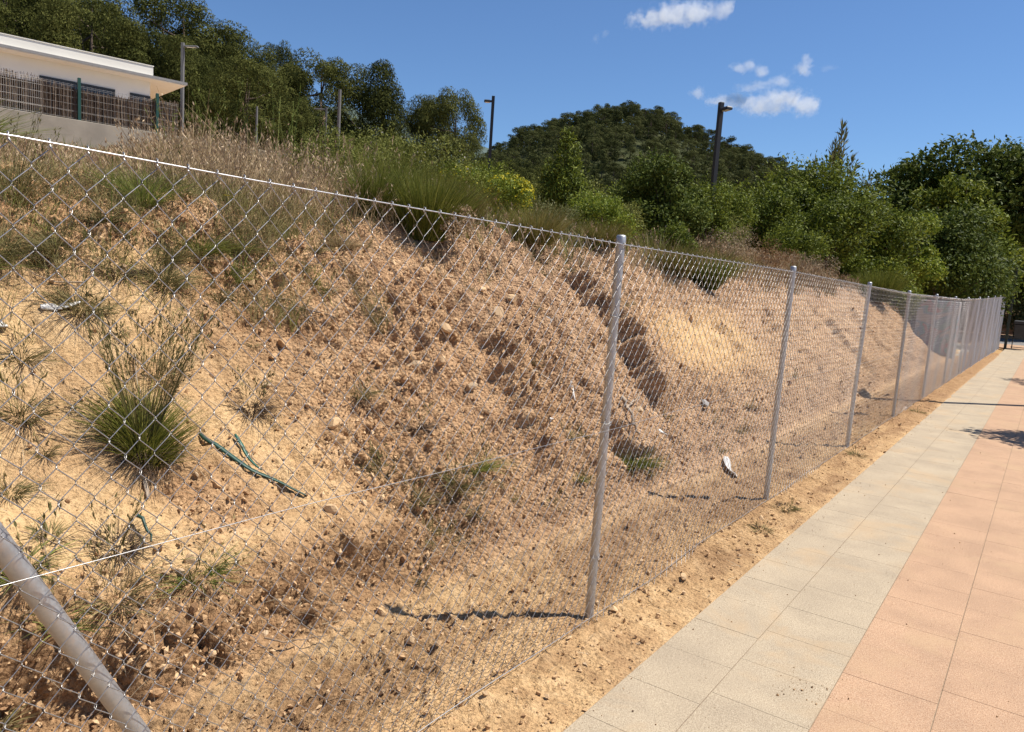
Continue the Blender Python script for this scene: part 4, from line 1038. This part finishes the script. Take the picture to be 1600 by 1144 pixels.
broom('broom_bush', -4.51, 6.65, .46, .85, 1400, BROOM2, 'olive broom bush under the yellow flowers', wid=.006)
broom('broom_bush', -4.85, 5.75, .55, .7, 1700, BROOM2, 'olive green broom between the big broom and the yellow flowers', wid=.006)
broom('broom_bush', -4.25, 9.6, .50, 1.0, 1500, BROOM2, 'wide olive broom bush in front of the dark bushy tree', wid=.008)
broom('broom_bush', -4.02, 10.3, .68, .75, 1700, BROOM, 'green broom hanging over the bank edge behind the second bay', wid=.008, bend=.4)
broom('broom_bush', -4.45, 8.0, .38, .7, 900, BROOM2, 'low olive broom left of the first post top', wid=.007)
broom('broom_bush', -3.75, 21.8, .95, 1.2, 1500, BROOM, 'small green broom near the far end of the bank', wid=.016)
broom('broom_bush', -5.6, 5.6, .75, .9, 2000, BROOM, 'green broom at the back of the crest beside the leafy bush', wid=.006)

# tall weeds sticking up over the dry grass
def weed(x, y, h, label, n=5):
    e = empty('tall_weed', (x, y, ground_z(x, y)-.02)); tag(e, label, 'weed', 'tall green weeds in the dry grass')
    g = Geo(); P = []; 
    for i in range(n):
        a = random.uniform(0, 6.28); sp = random.uniform(.05, .33)*h; hh = h*random.uniform(.6, 1.0)
        pts = np.array([(math.cos(a)*.02, math.sin(a)*.02, 0), (math.cos(a)*sp*.3, math.sin(a)*sp*.3, hh*.4), (math.cos(a)*sp*.75, math.sin(a)*sp*.75, hh*.8), (math.cos(a)*sp*1.15, math.sin(a)*sp*1.15, hh)])
        g.add(*tube(pts, np.array([.0042, .0035, .0026, .0012])*h/.9, 4))
        for k2 in range(26):
            t_ = random.uniform(.25, 1.0); seg = np.array([np.interp(t_, [0, .4, .8, 1], pts[:, c_]) for c_ in range(3)]); P.append(seg)
    g.obj('stalk', GRASSG, e); P = np.array(P); nn = len(P)
    D = unit(rng.normal(size=(nn, 3))*.6+np.array([0, 0, .9])); V, F = leaves(P+D*.02, D, rng.normal(size=(nn, 3)), rng.uniform(.03, .09, nn), .008, 0); link('leaf_sprays', mesh_data('leaf_sprays', V, F, [GRASSG]), e)
weed(-7.77, 4.54, 0.86, 'leftmost tall weed leaning in front of the reed fence', 4)
weed(-8.03, 5.07, 1.07, 'tall green weed in front of the reed fence end', 4)
weed(-8.32, 5.54, 1.39, 'bushy tall green weed right of the building eave', 7)
weed(-8.55, 6.09, 1.40, 'straight tall weed under the domed pines', 4)
weed(-7.58, 5.72, 1.49, 'tallest thin weed under the falling skyline', 4)
weed(-7.88, 6.16, 1.50, 'tall weed with forked tops under the lone skyline tuft', 4)
weed(-8.20, 6.56, 1.49, 'thin weed just left of the broad dark pine', 4)
weed(-8.47, 7.02, 1.38, 'short forked weed in front of the broad dark pine', 4)

# ---- dry grass of the field: uncountable ------------------------------
def gz_arr(x, y):
    z = terrain(x, y); 
    ins = (x > -6.0) & (x < -1.3) & (y < 25.5) & (y > -2.1)
    if ins.any():
        j = np.clip(np.searchsorted(yb, y[ins]), 0, nyb-1); uq = -1.6-x[ins]
        iq = np.clip(np.searchsorted(np.interp(sa, arc, pz_u), uq), 0, ns-1)
        z[ins] = BV[iq, j, 2]
    return z
def field(name, n, xr, yr, hh, mt, wid, mask=None, lean=.22, hmul=None, heads=None, hmt=None, bend=.25, nseg=3):
    x = rng.uniform(*xr, n*3); y = rng.uniform(*yr, n*3)
    p = .35+.65*sst(-.25, .35, fbm(x*.8, y*.8, 3, 91))
    if mask is not None: p = p*mask(x, y)
    k_ = rng.random(n*3) < p; x, y = x[k_][:n], y[k_][:n]; n_ = len(x)
    z = gz_arr(x, y)-.01; h = hh*rng.uniform(.5, 1.15, n_)*(.75+.35*sst(-.4, .4, fbm(x*.5, y*.5, 2, 93)))
    if hmul is not None: h = h*hmul(x, y)
    d = unit(np.stack([rng.normal(size=n_)*lean-.05, rng.normal(size=n_)*lean+.03, np.ones(n_)], -1))
    base = np.stack([x, y, z], -1); dist_ = np.hypot(x, y)
    V, F = blades(base, d, h, wid*(.5+.075*dist_), bend*rng.uniform(.1, 1.4, n_), nseg, tipw=.25)
    tag(link(name, mesh_data(name, V, F, [mt])), kind='stuff')
    if heads:
        sel = rng.random(n_) < heads; k3 = (nseg+1)*2; tipp = V.reshape(n_, k3, 3)[:, -2:].mean(1)[sel]; m_ = len(tipp); dd = d[sel]
        c = np.repeat(tipp, 4, 0)+rng.normal(size=(m_*4, 3))*np.array([.006, .006, .02])-np.repeat(dd, 4, 0)*rng.uniform(0, .09, (m_*4, 1))
        ds = np.repeat(dist_[sel], 4); V2, F2 = leaves(c, np.repeat(dd, 4, 0)+rng.normal(size=(m_*4, 3))*.35, rng.normal(size=(m_*4, 3)), .036*(.6+.06*ds), .010*(.5+.09*ds), 0)
        tag(link(name+'_seed_heads', mesh_data('seed_heads', V2, F2, [hmt])), kind='stuff')
def h_az(x, y):
    az = np.degrees(np.arctan2(-x, y)); return .34+.86*sst(65, 58, az)
def m_dry(x, y):
    az = np.degrees(np.arctan2(-x, y)); return sst(38, 50, az)
field('dry_grass', 17000, (-12.5, -5.4), (-1, 12), .60, DRYG, .0065, m_dry, hmul=h_az, heads=.55, hmt=SEED)
field('dry_grass', 7500, (-6.4, -4.4), (-.5, 6.0), .34, DRYG, .005, lambda x, y: sst(34, 44, np.degrees(np.arctan2(-x, y))), hmul=h_az, heads=.3, hmt=SEED)
field('dry_grass', 11000, (-22.6, -12), (-1, 20), .55, DRYG, .007, m_dry, hmul=h_az, heads=.5, hmt=SEED)
field('green_grass', 7000, (-12, -4.3), (-.5, 13), .30, GRASSG, .006, lambda x, y: sst(.0, .5, fbm(x*.45+3, y*.45, 3, 95))+.12)
field('green_grass', 9000, (-8.5, -4.3), (4.5, 20), .40, SCRUBG, .008, lambda x, y: 1-.4*sst(40, 50, np.degrees(np.arctan2(-x, y))))
field('dry_brush', 7000, (-8, -4.0), (4.5, 22), .34, DRYB, .007, None, heads=.35, hmt=SEED)
field('rust_brush', 1500, (-5.6, -4.0), (11.5, 19), .40, RUST, .007, None, heads=.3, hmt=RUST)
field('dry_grass', 4200, (-5.4, -4.0), (10.8, 18.5), .42, DRYG, .007, None, heads=.5, hmt=SEED)
field('far_scrub', 9000, (-26, -7), (18, 46), .9, SCRUBG, .012, lambda x, y: 1-sst(-30, -28, -x)*0)
field('dry_grass', 11000, (-4.9, -3.6), (-.2, 3.9), .20, TUFTG, .0042, lambda x, y: sst(-.1, .45, fbm(x*1.6, y*1.6, 2, 97))+.06+.5*sst(-4.0, -4.3, x), bend=.5)
field('green_grass', 8000, (-4.7, -3.6), (-.2, 3.3), .18, SCRUBG, .0045, lambda x, y: sst(.05, .5, fbm(x*2.2, y*2.2, 2, 99)), bend=.5)
field('dead_stems', 7000, (-4.7, -3.6), (-.2, 3.6), .10, DEAD, .0036, lambda x, y: sst(.0, .5, fbm(x*2, y*2, 2, 101)), lean=.8, bend=.6)
field('dry_grass', 1500, (-4.6, -3.9), (4.0, 18), .16, TUFTG, .006, None)
n = 5200; pk = rng.choice(len(allp), n, p=(lambda q: q/q.sum())(area*((.35+clodm)*steep*(.3+sst(-.1, .4, fbm(S*1.7, YB*1.7, 3, 66)))+.25*toe_+.12*verge).ravel()/dist**1.3*(YB.ravel() > .3)*(YB.ravel() < 13)*(Ub.ravel() > -.34)))
td = rng.normal(size=(n, 3)); td = unit(td-alln[pk]*(td*alln[pk]).sum(1, keepdims=True))+alln[pk]*rng.uniform(-.05, .28, (n, 1))
V, F = blades(allp[pk]+alln[pk]*.006, td, rng.uniform(.02, .11, n), .0024*(.7+.12*dist[pk]), .25*rng.random(n), 2, tipw=.5)
tag(link('straw_litter', mesh_data('straw_litter', V, F, [DRYB])), kind='stuff')
# green patch of grass against the concrete wall foot
def clump(name, x, y, h, wd_, n, mt, label, spread=1.0, wid=.0045, bend=.35, group=None, cat='grass tuft', stalks=0, smt=None, dead=0, sh=1.5):
    p, nn_ = (on_bank(x, y) if (-6 < x < -1.2 and y < 25) else ((x, y, float(terrain(x, y))), (0, 0, 1)))
    e = empty(name, (x, y, float(p[2])-.005)); tag(e, label, cat, group)
    a = rng.uniform(0, 6.28, n); r0 = np.sqrt(rng.random(n))*wd_*.25
    base = np.stack([np.cos(a)*r0, np.sin(a)*r0, -r0*0-.01-.0*r0], -1)
    nx_ = float(nn_[0]); base[:, 2] -= base[:, 0]*(nx_/max(.3, float(nn_[2])))*.9
    d = unit(np.stack([np.cos(a)*r0/(wd_*.25)*spread, np.sin(a)*r0/(wd_*.25)*spread, np.ones(n)*.85], -1)+rng.normal(size=(n, 3))*.16)
    V, F = blades(base, d, h*rng.uniform(.45, 1.05, n), wid*rng.uniform(.7, 1.3, n), bend*rng.uniform(.2, 1.7, n), 3)
    link('blades', mesh_data('blades', V, F, [mt]), e)
    if dead:
        a = rng.uniform(0, 6.28, dead); base = np.stack([np.cos(a)*wd_*.12, np.sin(a)*wd_*.12, np.full(dead, .0)], -1); base[:, 2] -= base[:, 0]*.8
        d = unit(np.stack([np.cos(a)*.9+.25, np.sin(a)*.9-.1, rng.uniform(-.55, .5, dead)], -1)); V, F = blades(base, d, h*rng.uniform(.35, .85, dead), wid, .3*rng.random(dead), 3)
        link('dead_blades', mesh_data('dead_blades', V, F, [DEAD]), e)
    if stalks:
        a = rng.uniform(0, 6.28, stalks); base = np.stack([np.cos(a)*wd_*.1, np.sin(a)*wd_*.1, np.zeros(stalks)], -1)
        d = unit(np.stack([np.cos(a)*.28+.03, np.sin(a)*.28+.05, np.ones(stalks)], -1)); hs = h*sh*rng.uniform(.6, 1.1, stalks)
        V, F = blades(base, d, hs, wid*.62, .12*rng.random(stalks), 4, tipw=.5); tip = V.reshape(stalks, 10, 3)[:, -2:].mean(1)
        c = np.repeat(tip, 5, 0)-np.repeat(d, 5, 0)*rng.uniform(0, .07, (stalks*5, 1))+rng.normal(size=(stalks*5, 3))*.004
        V2, F2 = leaves(c, np.repeat(d, 5, 0)+rng.normal(size=(stalks*5, 3))*.3, rng.normal(size=(stalks*5, 3)), .026, .006, 0)
        g = Geo(); g.add(V, F); g.add(V2, F2); g.obj('flower_stalks', smt or TUFTG, e)
    return e
rush = clump('rush_tuft', -3.11, 1.70, .275, .34, 1300, RUSH, 'big spiky green rush tuft with tall dry stalks on the sandy bank', 0.85, .0042, .24, stalks=170, dead=420, sh=2.15)
T = [(-3.79, 2.17, .20, .22, 420, TUFTG, 'spiky olive tuft on pale sand below the crest grass', 30, 60),
     (-4.06, 2.00, .15, .20, 260, TUFTG, 'low olive tuft just under the crest left of the spiky one', 12, 30),
     (-4.01, 1.74, .16, .24, 300, TUFTG, 'grassy tuft on the dark crest edge at the far left', 14, 30),
     (-4.05, 2.54, .27, .17, 420, SCRUBG, 'upright grey-green tuft right of the spiky olive one', 8, 20),
     (-3.92, 2.66, .12, .14, 260, SCRUBG, 'small round dark tuft at the foot of the upright grey-green one', 0, 20),
     (-3.53, 1.39, .15, .18, 200, TUFTG, 'dull tuft on sand at the left edge half way up the bank', 10, 40),
     (-3.31, 1.30, .16, .24, 240, TUFTG, 'untidy dry tuft left of the big rush tuft', 16, 60),
     (-3.03, 1.15, .11, .14, 150, TUFTG, 'small grey-green tuft at the left edge below the rush tuft', 4, 20),
     (-4.42, 3.33, .20, .22, 260, TUFTG, 'tawny tuft on the crest in front of the tan grass', 16, 20),
     (-4.02, 1.50, .20, .30, 420, TUFTG, 'wide tawny tuft at the left edge below the crest', 20, 60),
     (-3.96, 2.30, .17, .24, 360, TUFTG, 'olive tuft between the two upright tufts under the crest', 14, 40),
     (-4.12, 2.85, .20, .26, 420, TUFTG, 'tawny tuft on the crest edge right of the grey-green tuft', 20, 40),
     (-3.85, 1.95, .16, .22, 300, DEAD, 'grey dead tuft left of the spiky olive tuft', 20, 80),
     (-4.2, 3.75, .18, .26, 360, DRYG, 'dry tan tuft on the crest near the pale slab', 24, 30),
     (-3.9, 1.35, .17, .26, 320, SCRUBG, 'dull green tuft at the far left half way to the crest', 8, 30),
     (-2.72, 1.38, .14, .24, 200, DEAD, 'brown dead weeds between the brace and the pale pebbles', 16, 80),
     (-2.62, 3.25, .13, .24, 260, TUFTG, 'brownish weeds under the greener clump near the middle wire', 14, 60),
     (-2.95, 3.25, .12, .2, 200, DEAD, 'brown dead weeds above the greener clump near the middle wire', 10, 60),
     (-3.23, 3.05, .15, .20, 160, TUFTG, 'brown withered tuft on broken clods in the middle of the bank', 6, 60),
     (-2.78, 2.83, .16, .26, 260, TUFTG, 'olive-brown weed clump above the middle wire, left of the greener one', 14, 50),
     (-2.66, 3.47, .20, .22, 320, SCRUBG, 'greener weed clump touching the middle wire left of the first post', 10, 20),
     (-2.58, 2.86, .13, .22, 180, TUFTG, 'straggly weeds under the olive-brown clump', 12, 50),
     (-2.48, 2.98, .12, .22, 170, TUFTG, 'straggly weeds low on the bank toe above the post shadow', 12, 40),
     (-2.52, 5.33, .24, .20, 380, BROOM, 'small green tuft in the shaded hollow right of the first post', 0, 20),
     (-2.49, 4.42, .12, .16, 160, SCRUBG, 'small green weed just left of the first post at mid height', 4, 20),
     (-4.08, 3.40, .12, .16, 140, TUFTG, 'small faded tuft on the sandy slope under the crest', 6, 30),
     (-2.55, 1.59, .15, .20, 150, GRASSG, 'small bright green grass sprout below the dark stick', 5, 40),
     (-2.60, 1.32, .20, .22, 160, TUFTG, 'weedy clump with thin long stalks beside the brace', 14, 60),
     (-2.65, 1.03, .16, .18, 130, GRASSG, 'broad-bladed grass sprout left of the brace', 3, 20),
     (-2.58, 1.69, .15, .14, 120, GRASSG, 'upright green sprout right of the two pale pebbles', 2, 20),
     (-2.58, 1.12, .13, .16, 110, GRASSG, 'flattened grass sprout behind the upper brace', 2, 20),
     (-3.29, 2.36, .16, .26, 260, DEAD, 'grey dead tuft right of the big rush tuft', 22, 120),
     (-3.65, 1.68, .20, .22, 220, TUFTG, 'thin stalky tuft above the big rush tuft', 22, 40),
     (-3.45, 1.95, .24, .26, 150, DRYG, 'dry tan stalks behind the big rush tuft', 40, 20),
     (-1.44, 5.72, .06, .30, 260, TUFTG, 'dry grass clump at the foot of the second post beside the paving', 4, 60),
     (-1.43, 8.2, .10, .20, 140, TUFTG, 'little dry grass clump near the third post', 3, 20),
     (-1.41, 5.05, .07, .18, 110, TUFTG, 'low weeds on the dirt verge before the second post', 2, 20),
     (-1.40, 12.2, .10, .25, 140, TUFTG, 'dry weeds on the verge near the fourth post', 2, 20)]
for (x, y, h, w_, n, mt_, lb, st_, de) in T:
    clump('grass_tuft', x, y, h, w_, n, mt_, lb, 1.0, .0040 if y < 5 else .0055, .6, 'grass tufts on and below the bank', stalks=st_, dead=de, sh=1.4)
clump('grass_tuft', -8.2, 2.6, .62, 1.3, 900, GRASSG, 'fresh green grass patch on the slope below the concrete wall', .8, .009, .3, stalks=0)
clump('grass_tuft', -4.38, 2.38, .30, .34, 420, GRASSG, 'fresh green tuft hanging over the crest behind the top wire', .9, .005, .3, 'grass tufts on and below the bank', stalks=14)
clump('grass_tuft', -4.5, 1.75, .30, .4, 360, TUFTG, 'dense tawny tuft on the crest at the far left', .9, .005, .3, 'grass tufts on and below the bank', stalks=30)
# many slight tufts nobody tells apart
small = 0
proto = [clump('small_tuft', -3.6, 2.9+.01*i, .075, .10, 70, TUFTG, 'slight dry grass tuft dotted on the bank face', 1.2, .0034, .4, 'slight dry tufts dotted on the bank', dead=14, stalks=3) for i in range(4)]
cand = np.where((steep.ravel() > .5) & (YB.ravel() > .5) & (YB.ravel() < 12))[0]
wq = (.25+.9*sst(.9, 1.7, Zb).ravel()+.5*sst(.6, .3, Zb).ravel())[cand]/(.6+YB.ravel()[cand]*.28); wq /= wq.sum()
for i, q in enumerate(rng.choice(cand, 130, p=wq, replace=False)):
    src = proto[i % 4]; p = BV.reshape(-1, 3)[q]
    if i < 4: o = src
    else:
        o = src.copy(); col.objects.link(o)
        for ch in src.children:
            c = ch.copy(); col.objects.link(c); c.parent = o
    o.location = p; o.rotation_euler = (0, 0, random.uniform(0, .6)); s = random.uniform(.6, 1.5); o.scale = (s, s, s)
# orange and pink flowers showing at the crest
def flower(x, y, h, mt_, label):
    z = ground_z(x, y); e = empty('wild_flower', (x, y, z)); tag(e, label, 'flower')
    V, F = tube([(0, 0, 0), (.01, 0, h*.5), (0, .01, h)], .002, 4); link('stalk', mesh_data('stalk', V, F, [GRASSG]), e)
    a = np.arange(12)/12*6.283; d = np.stack([np.cos(a), np.sin(a), np.full(12, .15)], -1); V, F = leaves(np.array([0, .01, h])+d*.012, d, np.tile([0, 0, 1.], (12, 1)), .024, .012, 0)
    link('petals', mesh_data('petals', V, F, [mt_]), e)
flower(-3.95, 1.98, .46, OFLOW, 'orange flower just above the top wire at the left')
flower(-4.35, 2.9, .22, YFLOW, 'yellow flower under the top wire on the crest')

# ================================================================== SMALL THINGS ON THE BANK
def surf_line(pts, n=14, lift=.012, wob=.01):
    pts = np.array(pts, float); t_ = np.linspace(0, 1, len(pts)); tt = np.linspace(0, 1, n)
    out = []
    for q in tt:
        x = np.interp(q, t_, pts[:, 0]); y = np.interp(q, t_, pts[:, 1])+random.uniform(-wob, wob); p, nn_ = on_bank(x, y); out.append(np.array(p)+np.array(nn_)*lift)
    out = np.array(out); k_ = np.array([.25, .5, .25])
    for _ in range(3):
        out[1:-1] = out[:-2]*.25+out[1:-1]*.5+out[2:]*.25
    return out
def strip(name, pts, wid, mt_, label, cat, n=18, lift=.014, th=.003):
    P = surf_line(pts, n, lift, .004); T_ = unit(np.gradient(P, axis=0)); s = unit(np.cross(T_, np.array([.6, 0, .75])))
    tw = np.linspace(-.5, .7, n)[:, None]; up = np.cross(s, T_); sd_ = s*np.cos(tw)+up*np.sin(tw); nn_ = np.cross(sd_, T_)
    w_ = wid*.5*np.ones((n, 1)); w_[-1] *= .4; w_[0] *= .6
    V = np.stack([P-sd_*w_-nn_*th, P+sd_*w_-nn_*th, P+sd_*w_+nn_*th, P-sd_*w_+nn_*th], 1).reshape(-1, 3)
    i = np.arange(n-1)[:, None]*4; F = np.concatenate([i+np.array([a_, (a_+1) % 4, 4+(a_+1) % 4, 4+a_]) for a_ in range(4)])
    return tag(link(name, mesh_data(name, V, F, [mt_], True)), label, cat)
strip('plastic_strap', [(-3.18, 2.0), (-3.06, 2.04), (-2.95, 2.10), (-2.86, 2.20), (-2.75, 2.28)], .020, STRAPD, 'long dark green plastic strap lying down the sand right of the rush tuft', 'strap')
strip('plastic_strap', [(-3.11, 2.14), (-3.03, 2.13), (-2.93, 2.15)], .016, STRAP, 'short bright green plastic strap beside the long dark one', 'strap', 10, .022)
strip('plastic_scrap', [(-2.30, 6.75), (-2.12, 6.42), (-1.97, 6.2)], .065, SCRAP, 'curved white plastic scrap on the ground behind the second bay', 'litter', 10, .03, .003)
strip('wooden_stake', [(-3.0, 1.635), (-2.90, 1.585)], .016, ROOT, 'pale flat stake lying in the sand under the rush tuft', 'stake', 6, .012, .004)

for (a_, b_, lb) in (((-3.08, 5.18), (-3.0, 5.16), 'white scrap in the shaded cleft left of the first post'), ((-2.78, 4.36), (-2.72, 4.40), 'small white scrap lower left of the first post'),
                     ((-2.66, 6.02), (-2.60, 6.05), 'small white scrap right of the first post near the green tuft'), ((-3.68, 1.53), (-3.66, 1.68), 'white splinter on the sand at the upper left of the bank'),
                     ((-3.66, 1.33), (-3.64, 1.38), 'white flake at the left edge of the bank')):
    strip('white_litter', [a_, b_], .035, SCRAP, lb, 'litter', 5, .015, .004)
def twig(pts, r, mt_, label, n=14, lift=.02, wob=.012, name='twig'):
    P = surf_line(pts, n, lift, wob)+rng.normal(size=(n, 3))*r*.6; V, F = tube(P, np.linspace(r, r*.45, n), 5); return tag(link(name, mesh_data(name, V, F, [mt_], True)), label, name)
twig([(-2.79, 1.49), (-2.70, 1.485)], .008, STRAPD, 'short dark stick poking out of the weeds below the strap', 6, .045, .004, 'stick')
twig([(-3.82, 2.90), (-3.61, 3.39)], .007, TWIG, 'long brown twig slanting across the sandy slope', lift=.03)
twig([(-3.80, 2.75), (-3.55, 3.2)], .005, TWIG, 'thin twig parallel to and below the long brown one', lift=.02)
twig([(-3.34, 3.14), (-2.94, 3.09)], .006, TWIG, 'dark forked twig pointing down in the middle of the bank', lift=.035)
twig([(-3.36, 3.12), (-3.05, 3.02)], .005, TWIG, 'second dark twig beside the forked one', lift=.02)
twig([(-2.85, 5.62), (-2.6, 5.47)], .020, ROOT, 'pale thick root right of the first post', lift=.05, name='root')
twig([(-2.84, 5.66), (-2.9, 6.1)], .010, ROOT, 'pale thin root branching right from the thick one', lift=.05, name='root')
twig([(-3.02, 4.48), (-3.1, 5.14)], .007, ROOT, 'pale bent root across the cleft left of the first post', lift=.06, name='root')
twig([(-2.35, 1.75), (-2.30, 2.02)], .004, TWIG, 'dry straw-like twig at the bank foot', lift=.04)
for i in range(26):
    y = 1.0+random.random()**1.4*8; z_ = random.uniform(-4.1, -2.5); an = random.uniform(0, 6.28); l_ = random.uniform(.08, .26)
    twig([(z_, y), (z_+math.cos(an)*l_, y+math.sin(an)*l_)], random.uniform(.0022, .0045), random.choice((TWIG, TWIG, ROOT)), 'thin dry twig lying on the bank', 7, .012).__setitem__('group', 'thin dry twigs strewn on the bank')
tag(link('stone_slab', mesh_data('stone_slab', *bevbox(.16, 1.5, -.1, .12, .02), [ROCK]), None, (-5.75, 5.0, float(ground_z(-5.75, 5.0))+.06), (0, .1, R(28))), 'pale weathered kerb slab half hidden in grass left of the big broom', 'slab')

# trees just outside the right edge: only their shade reaches the paving
bush('broadleaf_tree', 1.55, 12.25, crown_lobes(3.7, 1.9, 12, .5, 44), 5200, .10, .055, BROAD, 'small street tree on the pink paving to the right of the path', 'tree', .045, z=0)
bush('broadleaf_tree', 1.75, 20.6, crown_lobes(3.9, 2.3, 12, .45, 45), 5200, .11, .06, BROAD, 'second small street tree further along the path', 'tree', .045, z=0)

# ================================================================== CLOUDS
def cloud(x, y, z, size, lumps, dens, label, seed):
    """size: (w, d, h) of the box in metres, local X across; lumps: (x, z, rx, rz) in -1..1"""
    mt = bpy.data.materials.new('cloud_vapour'); mt.use_nodes = True; t = mt.node_tree; t.nodes.clear()
    out = N(t, 'ShaderNodeOutputMaterial'); tc = N(t, 'ShaderNodeTexCoord'); vol = N(t, 'ShaderNodeVolumeScatter')
    vol.inputs['Color'].default_value = (.99, .99, .99, 1); vol.inputs['Anisotropy'].default_value = .0
    P = tc.outputs['Object']; acc = None
    for (lx, lz, rx, rz) in lumps:
        mp = N(t, 'ShaderNodeVectorMath', operation='SUBTRACT'); L_(t, P, mp.inputs[0]); mp.inputs[1].default_value = (lx, 0, lz)
        ml = N(t, 'ShaderNodeVectorMath', operation='DIVIDE'); L_(t, mp.outputs[0], ml.inputs[0]); ml.inputs[1].default_value = (rx, .9, rz)
        le = N(t, 'ShaderNodeVectorMath', operation='LENGTH'); L_(t, ml.outputs[0], le.inputs[0])
        f = math_(t, 'SUBTRACT', 1.0, le.outputs['Value'])
        acc = f if acc is None else math_(t, 'MAXIMUM', acc, f)
    mp = N(t, 'ShaderNodeMapping'); L_(t, P, mp.inputs['Vector']); mp.inputs['Scale'].default_value = (size[0]/50, size[1]/50, size[2]/50); mp.inputs['Location'].default_value = (seed*3.1, seed*1.7, seed)
    nz = noise(t, 1.5, 8, .66, vec=mp.outputs[0])
    acc = math_(t, 'SUBTRACT', acc, .24); d = math_(t, 'ADD', acc, math_(t, 'MULTIPLY', math_(t, 'SUBTRACT', nz, .50), 3.1))
    d = math_(t, 'MULTIPLY', d, 2.0, clamp=True); d = math_(t, 'MULTIPLY', d, dens*.5)
    L_(t, d, vol.inputs['Density']); L_(t, vol.outputs[0], out.inputs['Volume'])
    V, F = box(-1, 1, -1, 1, -1, 1); az = math.atan2(-x, y)
    o = link('cloud', mesh_data('cloud', V, F, [mt]), None, (x, y, z), (0, 0, az), (size[0]/2, size[1]/2, size[2]/2)); tag(o, label, 'cloud')
    return o
cloud(-638, 1357, 496, (211, 126, 70), [(0, -0.05, 0.62, 0.62), (0.35, 0.1, 0.5, 0.6), (-0.35, -0.25, 0.5, 0.42), (0.8, 0.25, 0.25, 0.4)], 0.055, 'largest white cloud at the top of the sky', 1)
cloud(-711, 1321, 481, (36, 60, 25), [(0, 0, 0.8, 0.8)], 0.02, 'tiny puff at the left tip of the largest cloud', 2)
cloud(-758, 1294, 453, (50, 60, 33), [(-0.3, -0.2, 0.35, 0.5), (0.35, 0.3, 0.35, 0.4)], 0.012, 'faint wisp left of the largest cloud', 3)
cloud(-517, 1408, 402, (64, 60, 36), [(-0.2, -0.1, 0.8, 0.55), (0.3, 0.2, 0.6, 0.6)], 0.045, 'small white cloud, left of the upper close pair', 4)
cloud(-487, 1419, 396, (41, 60, 36), [(0, -0.1, 0.8, 0.75)], 0.045, 'small round cloud, right of the upper close pair', 5)
cloud(-418, 1441, 403, (50, 60, 47), [(0, -0.3, 0.85, 0.55), (0.15, 0.2, 0.45, 0.8)], 0.05, 'small peaked cloud alone at the right', 6)
cloud(-372, 1453, 398, (52, 60, 22), [(-0.2, 0, 0.7, 0.4)], 0.012, 'faint wisp at the far right of the clouds', 7)
cloud(-482, 1421, 371, (124, 74, 41), [(0.45, 0.25, 0.5, 0.6), (-0.45, -0.3, 0.6, 0.3), (0, 0, 0.5, 0.35)], 0.028, 'thin slanting cloud above the long one', 8)
cloud(-481, 1421, 340, (205, 123, 71), [(0.35, 0.1, 0.55, 0.62), (-0.45, 0.05, 0.6, 0.3), (0.0, -0.25, 0.5, 0.45), (0.75, -0.2, 0.3, 0.55)], 0.055, 'long cloud streaming right from the lamp post top', 9)
cloud(-589, 1379, 356, (47, 60, 36), [(0, 0, 0.75, 0.75)], 0.035, 'small round puff left of the nearest lamp post top', 10)
